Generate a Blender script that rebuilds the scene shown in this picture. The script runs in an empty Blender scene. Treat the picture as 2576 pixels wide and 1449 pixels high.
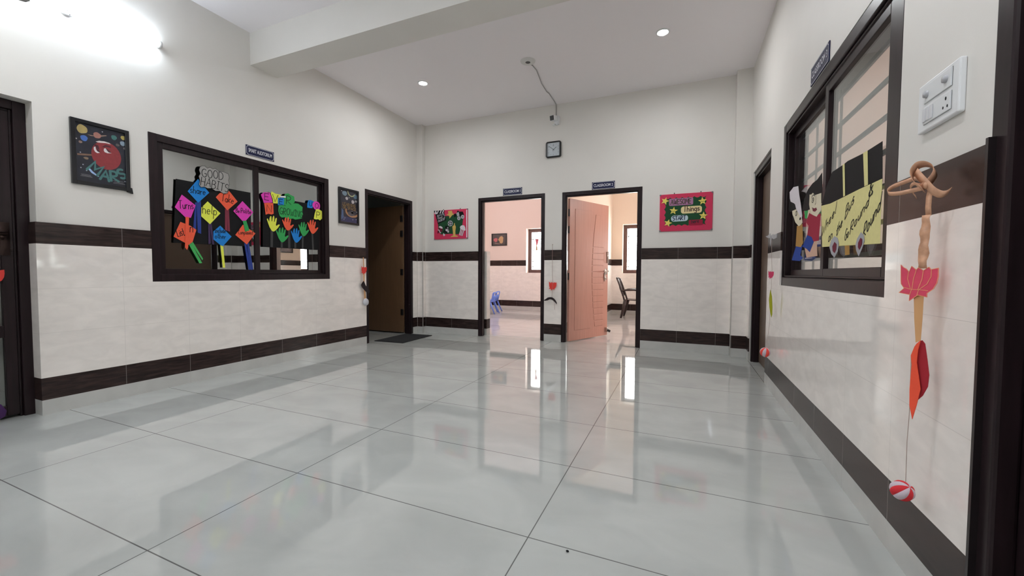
import bpy, bmesh, math, random
from mathutils import Vector, Matrix

S = bpy.context.scene
COL = S.collection
PI = math.pi

# ------------------------------------------------------------------ camera, world, exposure
YAW, PITCH, ROLL, FPX = 0.40129, -0.0380, 0.004576, 1013.88
fw = Vector((-math.sin(YAW)*math.cos(PITCH), math.cos(YAW)*math.cos(PITCH), math.sin(PITCH)))
r0 = Vector((math.cos(YAW), math.sin(YAW), 0)); u0 = r0.cross(fw)
rt = r0*math.cos(ROLL) + u0*math.sin(ROLL); up = u0*math.cos(ROLL) - r0*math.sin(ROLL)
cam = bpy.data.cameras.new('camera'); camo = bpy.data.objects.new('camera', cam); COL.objects.link(camo)
cam.sensor_fit = 'HORIZONTAL'; cam.sensor_width = 36; cam.lens = FPX/2576*36; cam.clip_start = 0.02
m = Matrix((rt, up, -fw)).transposed().to_4x4(); m.translation = (0, 0, 1.0)
camo.matrix_world = m
S.camera = camo

W = bpy.data.worlds.new('world'); S.world = W; W.use_nodes = True
wn = W.node_tree; bgn = wn.nodes['Background']
bgn.inputs[0].default_value = (1.0, 0.98, 0.975, 1); bgn.inputs[1].default_value = 12.0

S.view_settings.view_transform = 'Standard'; S.view_settings.look = 'None'
S.view_settings.exposure = 0.57; S.view_settings.gamma = 1.0
S.cycles.max_bounces = 10; S.cycles.diffuse_bounces = 7; S.cycles.glossy_bounces = 6; S.cycles.transparent_max_bounces = 12
S.cycles.caustics_reflective = False; S.cycles.caustics_refractive = False
S.cycles.sample_clamp_indirect = 6.0

def portal(name, loc, rot, sx, sy):
    l = bpy.data.lights.new(name, 'AREA'); l.shape = 'RECTANGLE'; l.size = sx; l.size_y = sy
    l.cycles.is_portal = True
    o = bpy.data.objects.new(name, l); o.location = loc; o.rotation_euler = rot; COL.objects.link(o)
portal('window_portal', (-3.15, 10.25, 1.58), (-PI/2, 0, 0), 1.4, 1.2)
portal('window_portal', (-0.75, 10.25, 1.58), (-PI/2, 0, 0), 1.25, 1.2)
portal('window_portal', (2.66, 9.2, 1.58), (0, PI/2, 0), 1.2, 1.0)
portal('window_portal', (3.95, 3.6, 1.58), (0, PI/2, 0), 1.2, 1.4)

# ------------------------------------------------------------------ materials
MATS = {}
def mat(name, col, rough=0.5, metal=0.0, noise=0.0, nscale=20, bump=0.0, bscale=200, emit=None, estr=0, spec=0.5, stretch=None, coat=0.0):
    if name in MATS: return MATS[name]
    M = bpy.data.materials.new(name); M.use_nodes = True; MATS[name] = M
    nt = M.node_tree; b = nt.nodes['Principled BSDF']
    b.inputs['Base Color'].default_value = (*col, 1); b.inputs['Roughness'].default_value = rough
    b.inputs['Metallic'].default_value = metal; b.inputs['Specular IOR Level'].default_value = spec
    b.inputs['Coat Weight'].default_value = coat
    if emit:
        b.inputs['Emission Color'].default_value = (*emit, 1); b.inputs['Emission Strength'].default_value = estr
    if noise or bump:
        g = nt.nodes.new('ShaderNodeNewGeometry'); src = g.outputs['Position']
        if stretch:
            mp = nt.nodes.new('ShaderNodeMapping'); mp.inputs['Scale'].default_value = stretch
            nt.links.new(src, mp.inputs['Vector']); src = mp.outputs['Vector']
    if noise:
        t = nt.nodes.new('ShaderNodeTexNoise'); t.inputs['Scale'].default_value = nscale; t.inputs['Detail'].default_value = 5
        nt.links.new(src, t.inputs['Vector'])
        r = nt.nodes.new('ShaderNodeValToRGB'); r.color_ramp.elements[0].position = .3; r.color_ramp.elements[1].position = .7
        r.color_ramp.elements[0].color = (*[max(0, c*(1-noise)) for c in col], 1)
        r.color_ramp.elements[1].color = (*[min(1, c*(1+noise)) for c in col], 1)
        nt.links.new(t.outputs['Fac'], r.inputs['Fac']); nt.links.new(r.outputs['Color'], b.inputs['Base Color'])
    if bump:
        t = nt.nodes.new('ShaderNodeTexNoise'); t.inputs['Scale'].default_value = bscale; t.inputs['Detail'].default_value = 3
        nt.links.new(src, t.inputs['Vector'])
        k = nt.nodes.new('ShaderNodeBump'); k.inputs['Strength'].default_value = bump; k.inputs['Distance'].default_value = .002
        nt.links.new(t.outputs['Fac'], k.inputs['Height']); nt.links.new(k.outputs['Normal'], b.inputs['Normal'])
    return M

def tile_mat(name, col, grout, rough, joints, noise=.05, nscale=6, width=.003, stretch=None, spec=.5, wav=0.0):
    """joints: list of (axis 0/1/2, offset, spacing): grout lines where the world coordinate meets offset + k*spacing"""
    if name in MATS: return MATS[name]
    M = bpy.data.materials.new(name); M.use_nodes = True; MATS[name] = M
    nt = M.node_tree; N = nt.nodes; L = nt.links; b = N['Principled BSDF']
    b.inputs['Roughness'].default_value = rough; b.inputs['Specular IOR Level'].default_value = spec
    g = N.new('ShaderNodeNewGeometry'); sx = N.new('ShaderNodeSeparateXYZ'); L.new(g.outputs['Position'], sx.inputs[0])
    def mth(op, a, bb=None):
        n = N.new('ShaderNodeMath'); n.operation = op
        for i, v in enumerate((a, bb)):
            if v is None: continue
            if isinstance(v, (int, float)): n.inputs[i].default_value = v
            else: L.new(v, n.inputs[i])
        return n.outputs[0]
    fac = None
    for ax, off, sp in joints:
        d = mth('SUBTRACT', sx.outputs[ax], off)
        pp = mth('PINGPONG', d, sp/2)               # distance to nearest joint
        f = mth('LESS_THAN', pp, width/2)
        fac = f if fac is None else mth('MAXIMUM', fac, f)
    src = g.outputs['Position']
    if stretch:
        mp = N.new('ShaderNodeMapping'); mp.inputs['Scale'].default_value = stretch; L.new(src, mp.inputs['Vector']); src = mp.outputs['Vector']
    t = N.new('ShaderNodeTexNoise'); t.inputs['Scale'].default_value = nscale; t.inputs['Detail'].default_value = 6; t.inputs['Distortion'].default_value = .6
    L.new(src, t.inputs['Vector'])
    r = N.new('ShaderNodeValToRGB'); r.color_ramp.elements[0].position = .35; r.color_ramp.elements[1].position = .65
    r.color_ramp.elements[0].color = (*[c*(1-noise) for c in col], 1); r.color_ramp.elements[1].color = (*[min(1, c*(1+noise)) for c in col], 1)
    L.new(t.outputs['Fac'], r.inputs['Fac'])
    mx = N.new('ShaderNodeMix'); mx.data_type = 'RGBA'; mx.inputs[7].default_value = (*grout, 1)
    L.new(r.outputs['Color'], mx.inputs[6])
    if fac is not None: L.new(fac, mx.inputs[0])
    else: mx.inputs[0].default_value = 0
    L.new(mx.outputs[2], b.inputs['Base Color'])
    if wav:
        t2 = N.new('ShaderNodeTexNoise'); t2.inputs['Scale'].default_value = 9; L.new(g.outputs['Position'], t2.inputs['Vector'])
        k = N.new('ShaderNodeBump'); k.inputs['Strength'].default_value = wav; k.inputs['Distance'].default_value = .002
        L.new(t2.outputs['Fac'], k.inputs['Height']); L.new(k.outputs['Normal'], b.inputs['Normal'])
    return M

def glass_mat(name, refl, tint=(1, 1, 1), rough=.0):
    if name in MATS: return MATS[name]
    M = bpy.data.materials.new(name); M.use_nodes = True; MATS[name] = M
    nt = M.node_tree; nt.nodes.remove(nt.nodes['Principled BSDF']); out = nt.nodes['Material Output']
    tr = nt.nodes.new('ShaderNodeBsdfTransparent'); tr.inputs[0].default_value = (*tint, 1)
    gl = nt.nodes.new('ShaderNodeBsdfGlossy'); gl.inputs['Roughness'].default_value = rough; gl.inputs[0].default_value = (.95, .97, .97, 1)
    mx = nt.nodes.new('ShaderNodeMixShader')
    ge = nt.nodes.new('ShaderNodeNewGeometry'); dt = nt.nodes.new('ShaderNodeVectorMath'); dt.operation = 'DOT_PRODUCT'
    nt.links.new(ge.outputs['Normal'], dt.inputs[0]); nt.links.new(ge.outputs['Incoming'], dt.inputs[1])
    def mth(op, a, b=None):
        n = nt.nodes.new('ShaderNodeMath'); n.operation = op; n.use_clamp = op == 'ADD'
        for i, v in enumerate((a, b)):
            if v is None: continue
            if isinstance(v, (int, float)): n.inputs[i].default_value = v
            else: nt.links.new(v, n.inputs[i])
        return n.outputs[0]
    sch = mth('POWER', mth('SUBTRACT', 1.0, mth('ABSOLUTE', dt.outputs['Value'])), 5.0)   # Fresnel of one glass surface, same from both sides
    class _o: pass
    ad = _o(); ad.outputs = [mth('ADD', mth('MULTIPLY', sch, .96*(1-refl)), .04+refl)]
    if True: pass
    nt.links.new(ad.outputs[0], mx.inputs[0])
    nt.links.new(tr.outputs[0], mx.inputs[1]); nt.links.new(gl.outputs[0], mx.inputs[2]); nt.links.new(mx.outputs[0], out.inputs['Surface'])
    return M

paint = mat('cream_paint', (.76, .735, .695), .55, bump=.06, bscale=120, noise=.02, nscale=2)
ceil_paint = mat('ceiling_paint', (.92, .885, .905), .7, bump=.05, bscale=90)
peach = mat('peach_paint', (.78, .66, .60), .6, bump=.05, bscale=120)
peach2 = mat('peach_yellow_paint', (.80, .685, .575), .6, bump=.05, bscale=120)
audi = mat('grey_green_paint', (.5, .52, .5), .6, bump=.05, bscale=120)
darkwood = mat('dark_brown_gloss', (.017, .0095, .011), .3, noise=.25, nscale=6, stretch=(8, 8, .6), spec=.22)
leafbrown = mat('brown_laminate', (.15, .083, .043), .38, noise=.06, nscale=5, stretch=(8, 8, .6))
leaf5 = mat('taupe_laminate', (.13, .085, .06), .4, noise=.06, nscale=5, stretch=(8, 8, .6))
pinkdoor = mat('salmon_door', (.54, .275, .215), .3, noise=.05, nscale=4, stretch=(10, 10, .5))
GROUT = (.42, .40, .37)
def tl(axis, off, sp=.45):   # light dado tile
    return tile_mat('dado_tile_%d_%.3f_%.2f' % (axis, off, sp), (.90, .845, .80), (.76, .71, .67), .05, [(axis, off, sp), (2, .257, .309)], .045, 7, .0022, (1, 1, 2.2), .55)
def tb(axis, off, sp=.45):   # dark band tile
    st = (1, 1, 9) if True else None
    return tile_mat('dark_tile_%d_%.3f_%.2f' % (axis, off, sp), (.030, .018, .0165), (.17, .15, .14), .24, [(axis, off, sp)], .45, 7, .004, st, .28)
def ts(axis, off):
    return tile_mat('skirt_tile_%d_%.3f' % (axis, off), (.55, .55, .53), (.45, .44, .42), .12, [(axis, off, .9)], .04, 7, .002)
floor_m = tile_mat('vitrified_floor', (.492, .508, .488), (.15, .15, .145), .035, [(0, .704, 1.2255), (1, .786, .609)], .06, 2.6, .0045, (1, 1.6, 1), .72)
floor_c = tile_mat('classroom_floor', (.56, .53, .52), (.3, .27, .26), .09, [(0, .704, 1.2255), (1, .786, .609)], .05, 2.6, .0045, (1, 1.6, 1), .5)
white_pl = mat('white_plastic', (.78, .79, .80), .35)
white_pl2 = mat('off_white_plastic', (.70, .70, .68), .4)
black_pl = mat('black_plastic', (.012, .012, .013), .4)
steel = mat('brushed_steel', (.6, .57, .54), .25, 1.0)
hinge_m = mat('dark_hinge_metal', (.02, .017, .017), .4, .6)
ink = mat('black_ink', (.01, .01, .012), .6, spec=.15)
P = {}
for n, c in dict(black=(.010, .010, .011), blue=(.02, .22, .62), pink=(.74, .06, .46), yellow=(.78, .82, .10), orange=(.85, .12, .06), green=(.045, .36, .10),
                 grey=(.36, .345, .33), dgrey=(.06, .06, .06), white=(.72, .68, .72), cyan=(.55, .68, .75), gold=(.62, .42, .12), red=(.42, .035, .05),
                 hotpink=(.62, .045, .11), bgreen=(.018, .075, .032), cream=(.80, .66, .36), lilac=(.42, .19, .34), byellow=(.80, .68, .16), busyellow=(.74, .68, .31),
                 skin=(.72, .66, .50), skin2=(.62, .40, .30), mustard=(.40, .22, .06), royal=(.015, .055, .30), navy=(.008, .018, .16), crimson=(.33, .02, .05),
                 silver=(.40, .40, .43), maroon=(.16, .02, .04), purple=(.05, .02, .09), lotus=(.68, .075, .13), lotusline=(.80, .36, .18), lred=(.72, .06, .05),
                 lpink=(.55, .05, .12), leafred=(.85, .10, .05), lime=(.33, .34, .02), olive=(.14, .14, .03)).items():
    P[n] = mat('paper_' + n, c, .65, noise=.03, nscale=60, bump=.03, bscale=300, spec=.15)
ribbon_m = mat('peach_satin_ribbon', (.62, .34, .21), .26, noise=.16, nscale=55)
stick_m = mat('tan_ribbon', (.62, .33, .14), .45)
thread_m = mat('pale_thread', (.45, .36, .32), .7)
felt_red = mat('red_felt', (.62, .02, .03), .8, bump=.2, bscale=400)
felt_orange = mat('orange_red_felt', (.80, .07, .05), .8, bump=.2, bscale=400)
felt_white = mat('pale_felt', (.62, .52, .58), .8, bump=.2, bscale=400)
sign_blue = mat('sign_navy', (.007, .010, .055), .35, spec=.3)
sign_white = mat('sign_white', (.78, .79, .85), .4)

# ------------------------------------------------------------------ mesh helpers
class MB:
    def __init__(s): s.v = []; s.f = []; s.mi = []; s.mats = []
    def _m(s, M):
        if M is None: return 0
        if M not in s.mats: s.mats.append(M)
        return s.mats.index(M)
    def add(s, vs, fs, M=None):
        k = len(s.v); s.v += [Vector(p) for p in vs]; i = s._m(M)
        for f in fs: s.f.append([k+j for j in f]); s.mi.append(i)
        return s
    def box(s, x0, x1, y0, y1, z0, z1, M=None):
        x0, x1 = min(x0, x1), max(x0, x1); y0, y1 = min(y0, y1), max(y0, y1); z0, z1 = min(z0, z1), max(z0, z1)
        v = [(x, y, z) for z in (z0, z1) for y in (y0, y1) for x in (x0, x1)]
        return s.add(v, [(0, 2, 3, 1), (4, 5, 7, 6), (0, 1, 5, 4), (2, 6, 7, 3), (0, 4, 6, 2), (1, 3, 7, 5)], M)
    def obox(s, c, ax, ay, az, hx, hy, hz, M=None):
        c = Vector(c); ax, ay, az = Vector(ax).normalized(), Vector(ay).normalized(), Vector(az).normalized()
        v = [c+ax*hx*i+ay*hy*j+az*hz*k for k in (-1, 1) for j in (-1, 1) for i in (-1, 1)]
        return s.add(v, [(0, 2, 3, 1), (4, 5, 7, 6), (0, 1, 5, 4), (2, 6, 7, 3), (0, 4, 6, 2), (1, 3, 7, 5)], M)
    def poly(s, pl, pts, d0, d1, M=None, M2=None):
        n = len(pts); area = sum(pts[i][0]*pts[(i+1) % n][1]-pts[(i+1) % n][0]*pts[i][1] for i in range(n))
        fl = (area > 0) == (pl.right_handed())
        a = [pl.p(x, y, d0) for x, y in pts]; b = [pl.p(x, y, d1) for x, y in pts]
        k = len(s.v); s.v += a+b; i = s._m(M); i2 = s._m(M2) if M2 else i
        top = [k+n+j for j in range(n)]; bot = [k+j for j in range(n)][::-1]
        if not fl: top.reverse(); bot.reverse()
        s.f += [top, bot]; s.mi += [i2, i]
        for j in range(n):
            q = [k+j, k+(j+1) % n, k+n+(j+1) % n, k+n+j]
            if not fl: q.reverse()
            s.f.append(q); s.mi.append(i)
        return s
    def stroke(s, pl, path, w, d, M=None):
        """one pen stroke: a mitred band with round ends, each stroke a hair above the one before"""
        s.ns = getattr(s, 'ns', 0)+1; d = d+(s.ns % 60)*6e-6
        h = w/2; q = [path[0]]
        for p in path[1:]:
            if math.hypot(p[0]-q[-1][0], p[1]-q[-1][1]) > 1e-6: q.append(p)
        if len(q) < 2: return s
        closed = len(q) > 3 and math.hypot(q[0][0]-q[-1][0], q[0][1]-q[-1][1]) < 1e-6
        n = len(q)
        def nrm(i):
            (x0, y0), (x1, y1) = q[i], q[i+1]; l = math.hypot(x1-x0, y1-y0); return (-(y1-y0)/l, (x1-x0)/l)
        lf, rg = [], []
        for i in range(n):
            if i == 0: A = nrm(n-2) if closed else nrm(0); B = nrm(0)
            elif i == n-1: A = nrm(n-2); B = nrm(0) if closed else nrm(n-2)
            else: A, B = nrm(i-1), nrm(i)
            mx, my = A[0]+B[0], A[1]+B[1]; l2 = mx*mx+my*my
            if l2 < .25: mx, my, k = B[0], B[1], h
            else: k = min(2*h/l2, 1.6*h/math.sqrt(l2)*1.0 if l2 < 1.4 else 1e9)
            lf.append((q[i][0]+mx*k, q[i][1]+my*k)); rg.append((q[i][0]-mx*k, q[i][1]-my*k))
        vs = [pl.p(x, y, d) for x, y in lf]+[pl.p(x, y, d) for x, y in rg]
        s.add(vs, [(i, n+i, n+i+1, i+1) for i in range(n-1)], M)
        if not closed:
            for e, sg, nn in ((0, -1, nrm(0)), (n-1, 1, nrm(n-2))):
                tx, ty = nn[1]*sg, -nn[0]*sg; cx, cy = q[e]
                s.add([pl.p(cx+h*(nn[0]*math.cos(a)+tx*math.sin(a)), cy+h*(nn[1]*math.cos(a)+ty*math.sin(a)), d) for a in [PI*k/5 for k in range(6)]], [tuple(range(6))], M)
        return s
    def disc(s, pl, x, y, rx, ry, d0, d1, M=None, n=28):
        return s.poly(pl, [(x+rx*math.cos(2*PI*i/n), y+ry*math.sin(2*PI*i/n)) for i in range(n)], d0, d1, M)
    def tube(s, path, r, n=10, M=None, caps=True):
        path = [Vector(p) for p in path]; rings = []
        for i, p in enumerate(path):
            t = (path[min(i+1, len(path)-1)]-path[max(i-1, 0)]).normalized()
            a = Vector((0, 0, 1)) if abs(t.z) < .9 else Vector((1, 0, 0))
            x = t.cross(a).normalized(); y = t.cross(x)
            rr = r[i] if isinstance(r, (list, tuple)) else r
            rings.append([p+(x*math.cos(2*PI*j/n)+y*math.sin(2*PI*j/n))*rr for j in range(n)])
        k = len(s.v); mi = s._m(M)
        for q in rings: s.v += q
        for i in range(len(path)-1):
            for j in range(n):
                s.f.append([k+i*n+j, k+(i+1)*n+j, k+(i+1)*n+(j+1) % n, k+i*n+(j+1) % n]); s.mi.append(mi)
        if caps:
            s.f += [[k+j for j in range(n)], [k+(len(path)-1)*n+j for j in range(n)][::-1]]; s.mi += [mi, mi]
        return s
    def lathe(s, c, axis, prof, n=32, M=None):
        """prof: list of (distance along axis, radius)"""
        c = Vector(c); t = Vector(axis).normalized(); a = Vector((0, 0, 1)) if abs(t.z) < .9 else Vector((1, 0, 0))
        x = t.cross(a).normalized(); y = t.cross(x); k = len(s.v); mi = s._m(M)
        for h, r in prof: s.v += [c+t*h+(x*math.cos(2*PI*j/n)+y*math.sin(2*PI*j/n))*max(r, 1e-5) for j in range(n)]
        for i in range(len(prof)-1):
            for j in range(n):
                s.f.append([k+i*n+j, k+(i+1)*n+j, k+(i+1)*n+(j+1) % n, k+i*n+(j+1) % n]); s.mi.append(mi)
        return s
    def sphere(s, c, r, M=None, n=20, sc=(1, 1, 1)):
        c = Vector(c); k = len(s.v); mi = s._m(M); m_ = n//2
        for i in range(m_+1):
            th = PI*i/m_
            for j in range(n):
                ph = 2*PI*j/n
                s.v.append(c+Vector((r*sc[0]*math.sin(th)*math.cos(ph), r*sc[1]*math.sin(th)*math.sin(ph), r*sc[2]*math.cos(th))))
        for i in range(m_):
            for j in range(n):
                s.f.append([k+i*n+j, k+(i+1)*n+j, k+(i+1)*n+(j+1) % n, k+i*n+(j+1) % n]); s.mi.append(mi)
        return s
    def mesh(s, name, origin, M=None, smooth=False, bevel=0):
        me = bpy.data.meshes.new(name); o = Vector(origin)
        me.from_pydata([tuple(p-o) for p in s.v], [], s.f)
        if s.mats:
            for q in s.mats: me.materials.append(q)
            me.polygons.foreach_set('material_index', s.mi)
        elif M: me.materials.append(M)
        if smooth: me.polygons.foreach_set('use_smooth', [True]*len(me.polygons))
        me.validate(); me.update()
        ob = bpy.data.objects.new(name, me); COL.objects.link(ob)
        if bevel:
            b = ob.modifiers.new('bevel', 'BEVEL'); b.width = bevel; b.segments = 2; b.limit_method = 'ANGLE'; b.angle_limit = .7
        return ob

class Plane:
    def __init__(s, O, u, v, n): s.O = Vector(O); s.u = Vector(u).normalized(); s.v = Vector(v).normalized(); s.n = Vector(n).normalized()
    def p(s, a, b, d=0): return s.O+s.u*a+s.v*b+s.n*d
    def right_handed(s): return s.u.cross(s.v).dot(s.n) > 0
XL, XR, YB, ZC, YF = -4.043, .701, 5.603, 3.396, -3.0
PLX, PRX, PBY = XL-.012, XR+.012, YB+.010          # plaster faces
PL = Plane((PLX, 0, 0), (0, 1, 0), (0, 0, 1), (1, 0, 0))
PB = Plane((0, PBY, 0), (1, 0, 0), (0, 0, 1), (0, -1, 0))
PR = Plane((PRX, 0, 0), (0, 1, 0), (0, 0, 1), (-1, 0, 0))

class Thing:
    def __init__(s, name, label, cat, loc, group=None, kind=None):
        s.o = bpy.data.objects.new(name, None); COL.objects.link(s.o); s.o.empty_display_size = .05
        s.loc = Vector(loc); s.o.location = s.loc
        tag(s.o, label, cat, group, kind)
    def part(s, name, mb, M=None, smooth=False, bevel=0, label=None, parent=None):
        ob = mb.mesh(name, s.loc, M, smooth, bevel); ob.parent = parent or s.o
        if label: ob['label'] = label
        return ob
def tag(o, label=None, cat=None, group=None, kind=None):
    if label: o['label'] = label
    if cat: o['category'] = cat
    if group: o['group'] = group
    if kind: o['kind'] = kind
    return o
def single(name, mb, loc, label, cat, M=None, group=None, smooth=False, bevel=0):
    ob = mb.mesh(name, loc, M, smooth, bevel); ob.location = loc
    return tag(ob, label, cat, group)
def struct(name, mb, M=None, bevel=0, smooth=False):
    return tag(mb.mesh(name, (0, 0, 0), M, smooth, bevel), None, None, None, 'structure')

def slab_mb(axis, c0, c1, ua, ub, za, zb, holes=(), mb=None, M=None):
    mb = mb or MB()
    us = sorted({ua, ub} | {min(max(h[i], ua), ub) for h in holes for i in (0, 1)})
    zs = sorted({za, zb} | {min(max(h[i], za), zb) for h in holes for i in (2, 3)})
    def full(i, j):
        if i < 0 or j < 0 or i >= len(us)-1 or j >= len(zs)-1: return False
        u, z = (us[i]+us[i+1])/2, (zs[j]+zs[j+1])/2
        return not any(h[0] < u < h[1] and h[2] < z < h[3] for h in holes)
    def pt(c, u, z): return (c, u, z) if axis == 'x' else (u, c, z)
    for i in range(len(us)-1):
        for j in range(len(zs)-1):
            if not full(i, j): continue
            a, b, c, d = us[i], us[i+1], zs[j], zs[j+1]
            for q in (c0, c1): mb.add([pt(q, a, c), pt(q, b, c), pt(q, b, d), pt(q, a, d)], [(0, 1, 2, 3)], M)
            if not full(i-1, j): mb.add([pt(c0, a, c), pt(c1, a, c), pt(c1, a, d), pt(c0, a, d)], [(0, 1, 2, 3)], M)
            if not full(i+1, j): mb.add([pt(c0, b, c), pt(c1, b, c), pt(c1, b, d), pt(c0, b, d)], [(0, 1, 2, 3)], M)
            if not full(i, j-1): mb.add([pt(c0, a, c), pt(c1, a, c), pt(c1, b, c), pt(c0, b, c)], [(0, 1, 2, 3)], M)
            if not full(i, j+1): mb.add([pt(c0, a, d), pt(c1, a, d), pt(c1, b, d), pt(c0, b, d)], [(0, 1, 2, 3)], M)
    return mb
NT = [0]
def trim(mb, M=None):
    NT[0] += 1
    return struct('trim_%d' % NT[0], mb, M)

Z0, Z1, Z2, Z3 = .104, .257, 1.184, 1.331
def dado(axis, face, back, ua, ub, off, holes=(), side='', sp=.45):
    ax = 1 if axis == 'x' else 0
    trim(slab_mb(axis, face, back, ua, ub, Z1, Z2, holes), tl(ax, off, sp))
    trim(slab_mb(axis, face, back, ua, ub, Z2, Z3, holes), tb(ax, off, sp))
    trim(slab_mb(axis, face, back, ua, ub, Z0, Z1, holes), tb(ax, off, sp))
    struct('baseboard_'+side, slab_mb(axis, face+(.002 if face < back else -.002)*0, back, ua, ub, 0, Z0, holes), ts(ax, off))

# ------------------------------------------------------------------ hall shell
struct('floor', slab_mb('x', -4.3, .87, YF-.15, 5.843, -.12, 0), floor_m)
struct('ceiling', MB().box(-4.3, .87, YF-.15, 5.85, ZC, ZC+.12), ceil_paint)
struct('beam', MB().box(PLX-.01, PRX+.01, 2.78, 3.076, 3.078, ZC+.02), paint)

D1 = (.17, 1.272, 0, 2.135); W1 = (1.91, 3.735, .912, 2.142); D2 = (4.355, 5.41, 0, 2.147)
struct('wall_left', slab_mb('x', PLX, PLX-.23, YF-.15, 5.843, 0, ZC, [D1, W1, D2]), paint)
dado('x', XL, PLX, YF, D1[0], 1.27, (), 'left'); dado('x', XL, PLX, 1.272, D2[0], 1.27, [W1], 'left'); dado('x', XL, PLX, D2[1], 5.52, 1.27, (), 'left')
# dado tiles returning into the recess of the front left door
trim(MB().box(-4.15, XL, 1.262, 1.2725, Z1, Z2, tl(0, -.2)).box(-4.15, XL, 1.262, 1.2725, 0, Z0, ts(0, -.2)))
trim(MB().box(-4.15, XL, 1.262, 1.2725, Z2, Z3, tb(0, -.2)).box(-4.15, XL, 1.262, 1.2725, Z0, Z1, tb(0, -.2)))

D3 = (-2.957, -1.868, 0, 2.155); D4 = (-1.608, -.516, 0, 2.146)
struct('wall_back', slab_mb('y', PBY, 5.843, -9.2, 2.6, 0, ZC, [D3, D4]), paint)
dado('y', YB, PBY, -3.935, D3[0], -3.436, (), 'back', .5); dado('y', YB, PBY, D3[1], D4[0], -1.868, (), 'back'); dado('y', YB, PBY, D4[1], .54, -.516, (), 'back')

def pilaster(x0, x1, y0, side):
    struct('pillar_'+side, MB().box(x0, x1, y0, 5.62, 0, ZC), paint)
    f = .010
    mats = [(0, Z0, ts(0, x0)), (Z0, Z1, tb(0, x0)), (Z1, Z2, tl(0, x0)), (Z2, Z3, tb(0, x0))]
    mb = MB()
    for a, b, M in mats: mb.box(x0-(f if side == 'right' else -.0), x1+(f if side == 'left' else 0), y0-f, 5.60, a, b, M)
    trim(mb)
    # pale edging strip of the tiles down the corner
    xe = x0-f if side == 'right' else x1+f
    trim(MB().box(xe-.004, xe+.004, y0-f-.002, y0-f+.004, 0, Z3), mat('tile_edge', (.45, .43, .4), .3))
pilaster(-4.06, -3.945, 5.53, 'left'); pilaster(.545, .72, 5.485, 'right')
trim(MB().box(XL, XL+.004, 5.518, 5.522, 0, Z3), mat('tile_edge', (.45, .43, .4), .3))

W2 = (1.915, 3.815, .905, 2.158); W2T = (1.952, 3.755, .912, 2.2); D5 = (4.31, 5.31, 0, 2.14); D6 = (.34, 1.425, 0, 2.15)
D5T = (4.27, 5.305, 0, 2.2); D6T = (.30, 1.41, 0, 2.2)
struct('wall_right', slab_mb('x', PRX, PRX+.15, YF-.15, 5.843, 0, ZC, [W2, D5, D6]), paint)
dado('x', XR, PRX, YF, 0.30, 1.41, (), 'right'); dado('x', XR, PRX, 1.41, 4.27, 1.41, [W2T], 'right'); dado('x', XR, PRX, 5.305, 5.475, 1.41, (), 'right')

struct('wall_front', slab_mb('y', YF, YF-.15, -4.3, .87, 0, ZC), paint)
dado('y', YF+.012, YF, XL, XR, 0, (), 'front')

# ------------------------------------------------------------------ classrooms, auditorium
def room(tag_, x0, x1, y0, y1, wm, holes_far=(), holes_right=(), left=None, skip_right=False, fl=floor_c, back_dado=True, wl=None):
    """room seen through doors and windows; the shared wall is already built"""
C3Y = 5.50
# classroom behind door 3 (x -5.6 .. -1.80)
W3 = (-3.84, -2.46, 1.0, 2.165); W4 = (-1.357, -.13, 1.0, 2.17)
struct('wall_far', slab_mb('y', 10.0, 10.23, -5.75, -1.70, 0, ZC, [W3]), peach)
struct('wall_far', slab_mb('y', 10.0, 10.23, -1.70, 2.6, 0, ZC, [W4]), peach2)
struct('wall_side', slab_mb('x', -5.75, -5.6, 5.843, 10.0, 0, ZC), peach)
struct('wall_partition', MB().box(-1.79, -1.70, 5.843, 10.0, 0, ZC, peach).box(-1.70, -1.607, 5.843, 10.0, 0, ZC, peach2))
W5 = (8.72, 9.7, 1.0, 2.165)
struct('wall_side', slab_mb('x', 2.4, 2.6, 5.843, 10.0, 0, ZC, [W5]), peach2)
struct('floor', slab_mb('x', -5.75, 2.6, 5.843, 10.23, -.12, 0), floor_c)
struct('ceiling', MB().box(-5.75, 2.6, 5.85, 10.23, ZC, ZC+.12), ceil_paint)
struct('wall_inner', slab_mb('y', 5.844, 5.85, -5.6, -1.79, 0, ZC, [D3]), peach)
struct('wall_inner', slab_mb('y', 5.844, 5.85, -1.607, 2.4, 0, ZC, [D4]), peach2)
dado('y', 9.99, 10.0, -5.6, -1.79, -5.0, [W3], 'far'); dado('y', 9.99, 10.0, -1.607, 2.4, -1.607, [W4], 'far')
dado('x', -5.59, -5.6, 5.85, 10, 0, (), 'side'); dado('x', -1.597, -1.607, 5.85, 9.99, 10, (), 'side'); dado('x', -1.80, -1.79, 5.85, 9.99, 10, (), 'side')
dado('x', 2.39, 2.4, 5.85, 9.99, 10, [W5], 'side')
# tiled reveal of door 3, behind the frame
mb = MB()
for a, b, M in [(0, Z0, ts(1, 5.9)), (Z0, Z1, tb(1, 5.9)), (Z1, 1.335, tl(1, 5.5))]: mb.box(-2.957, -2.868, 5.735, 5.852, a, b, M)
trim(mb)

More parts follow.
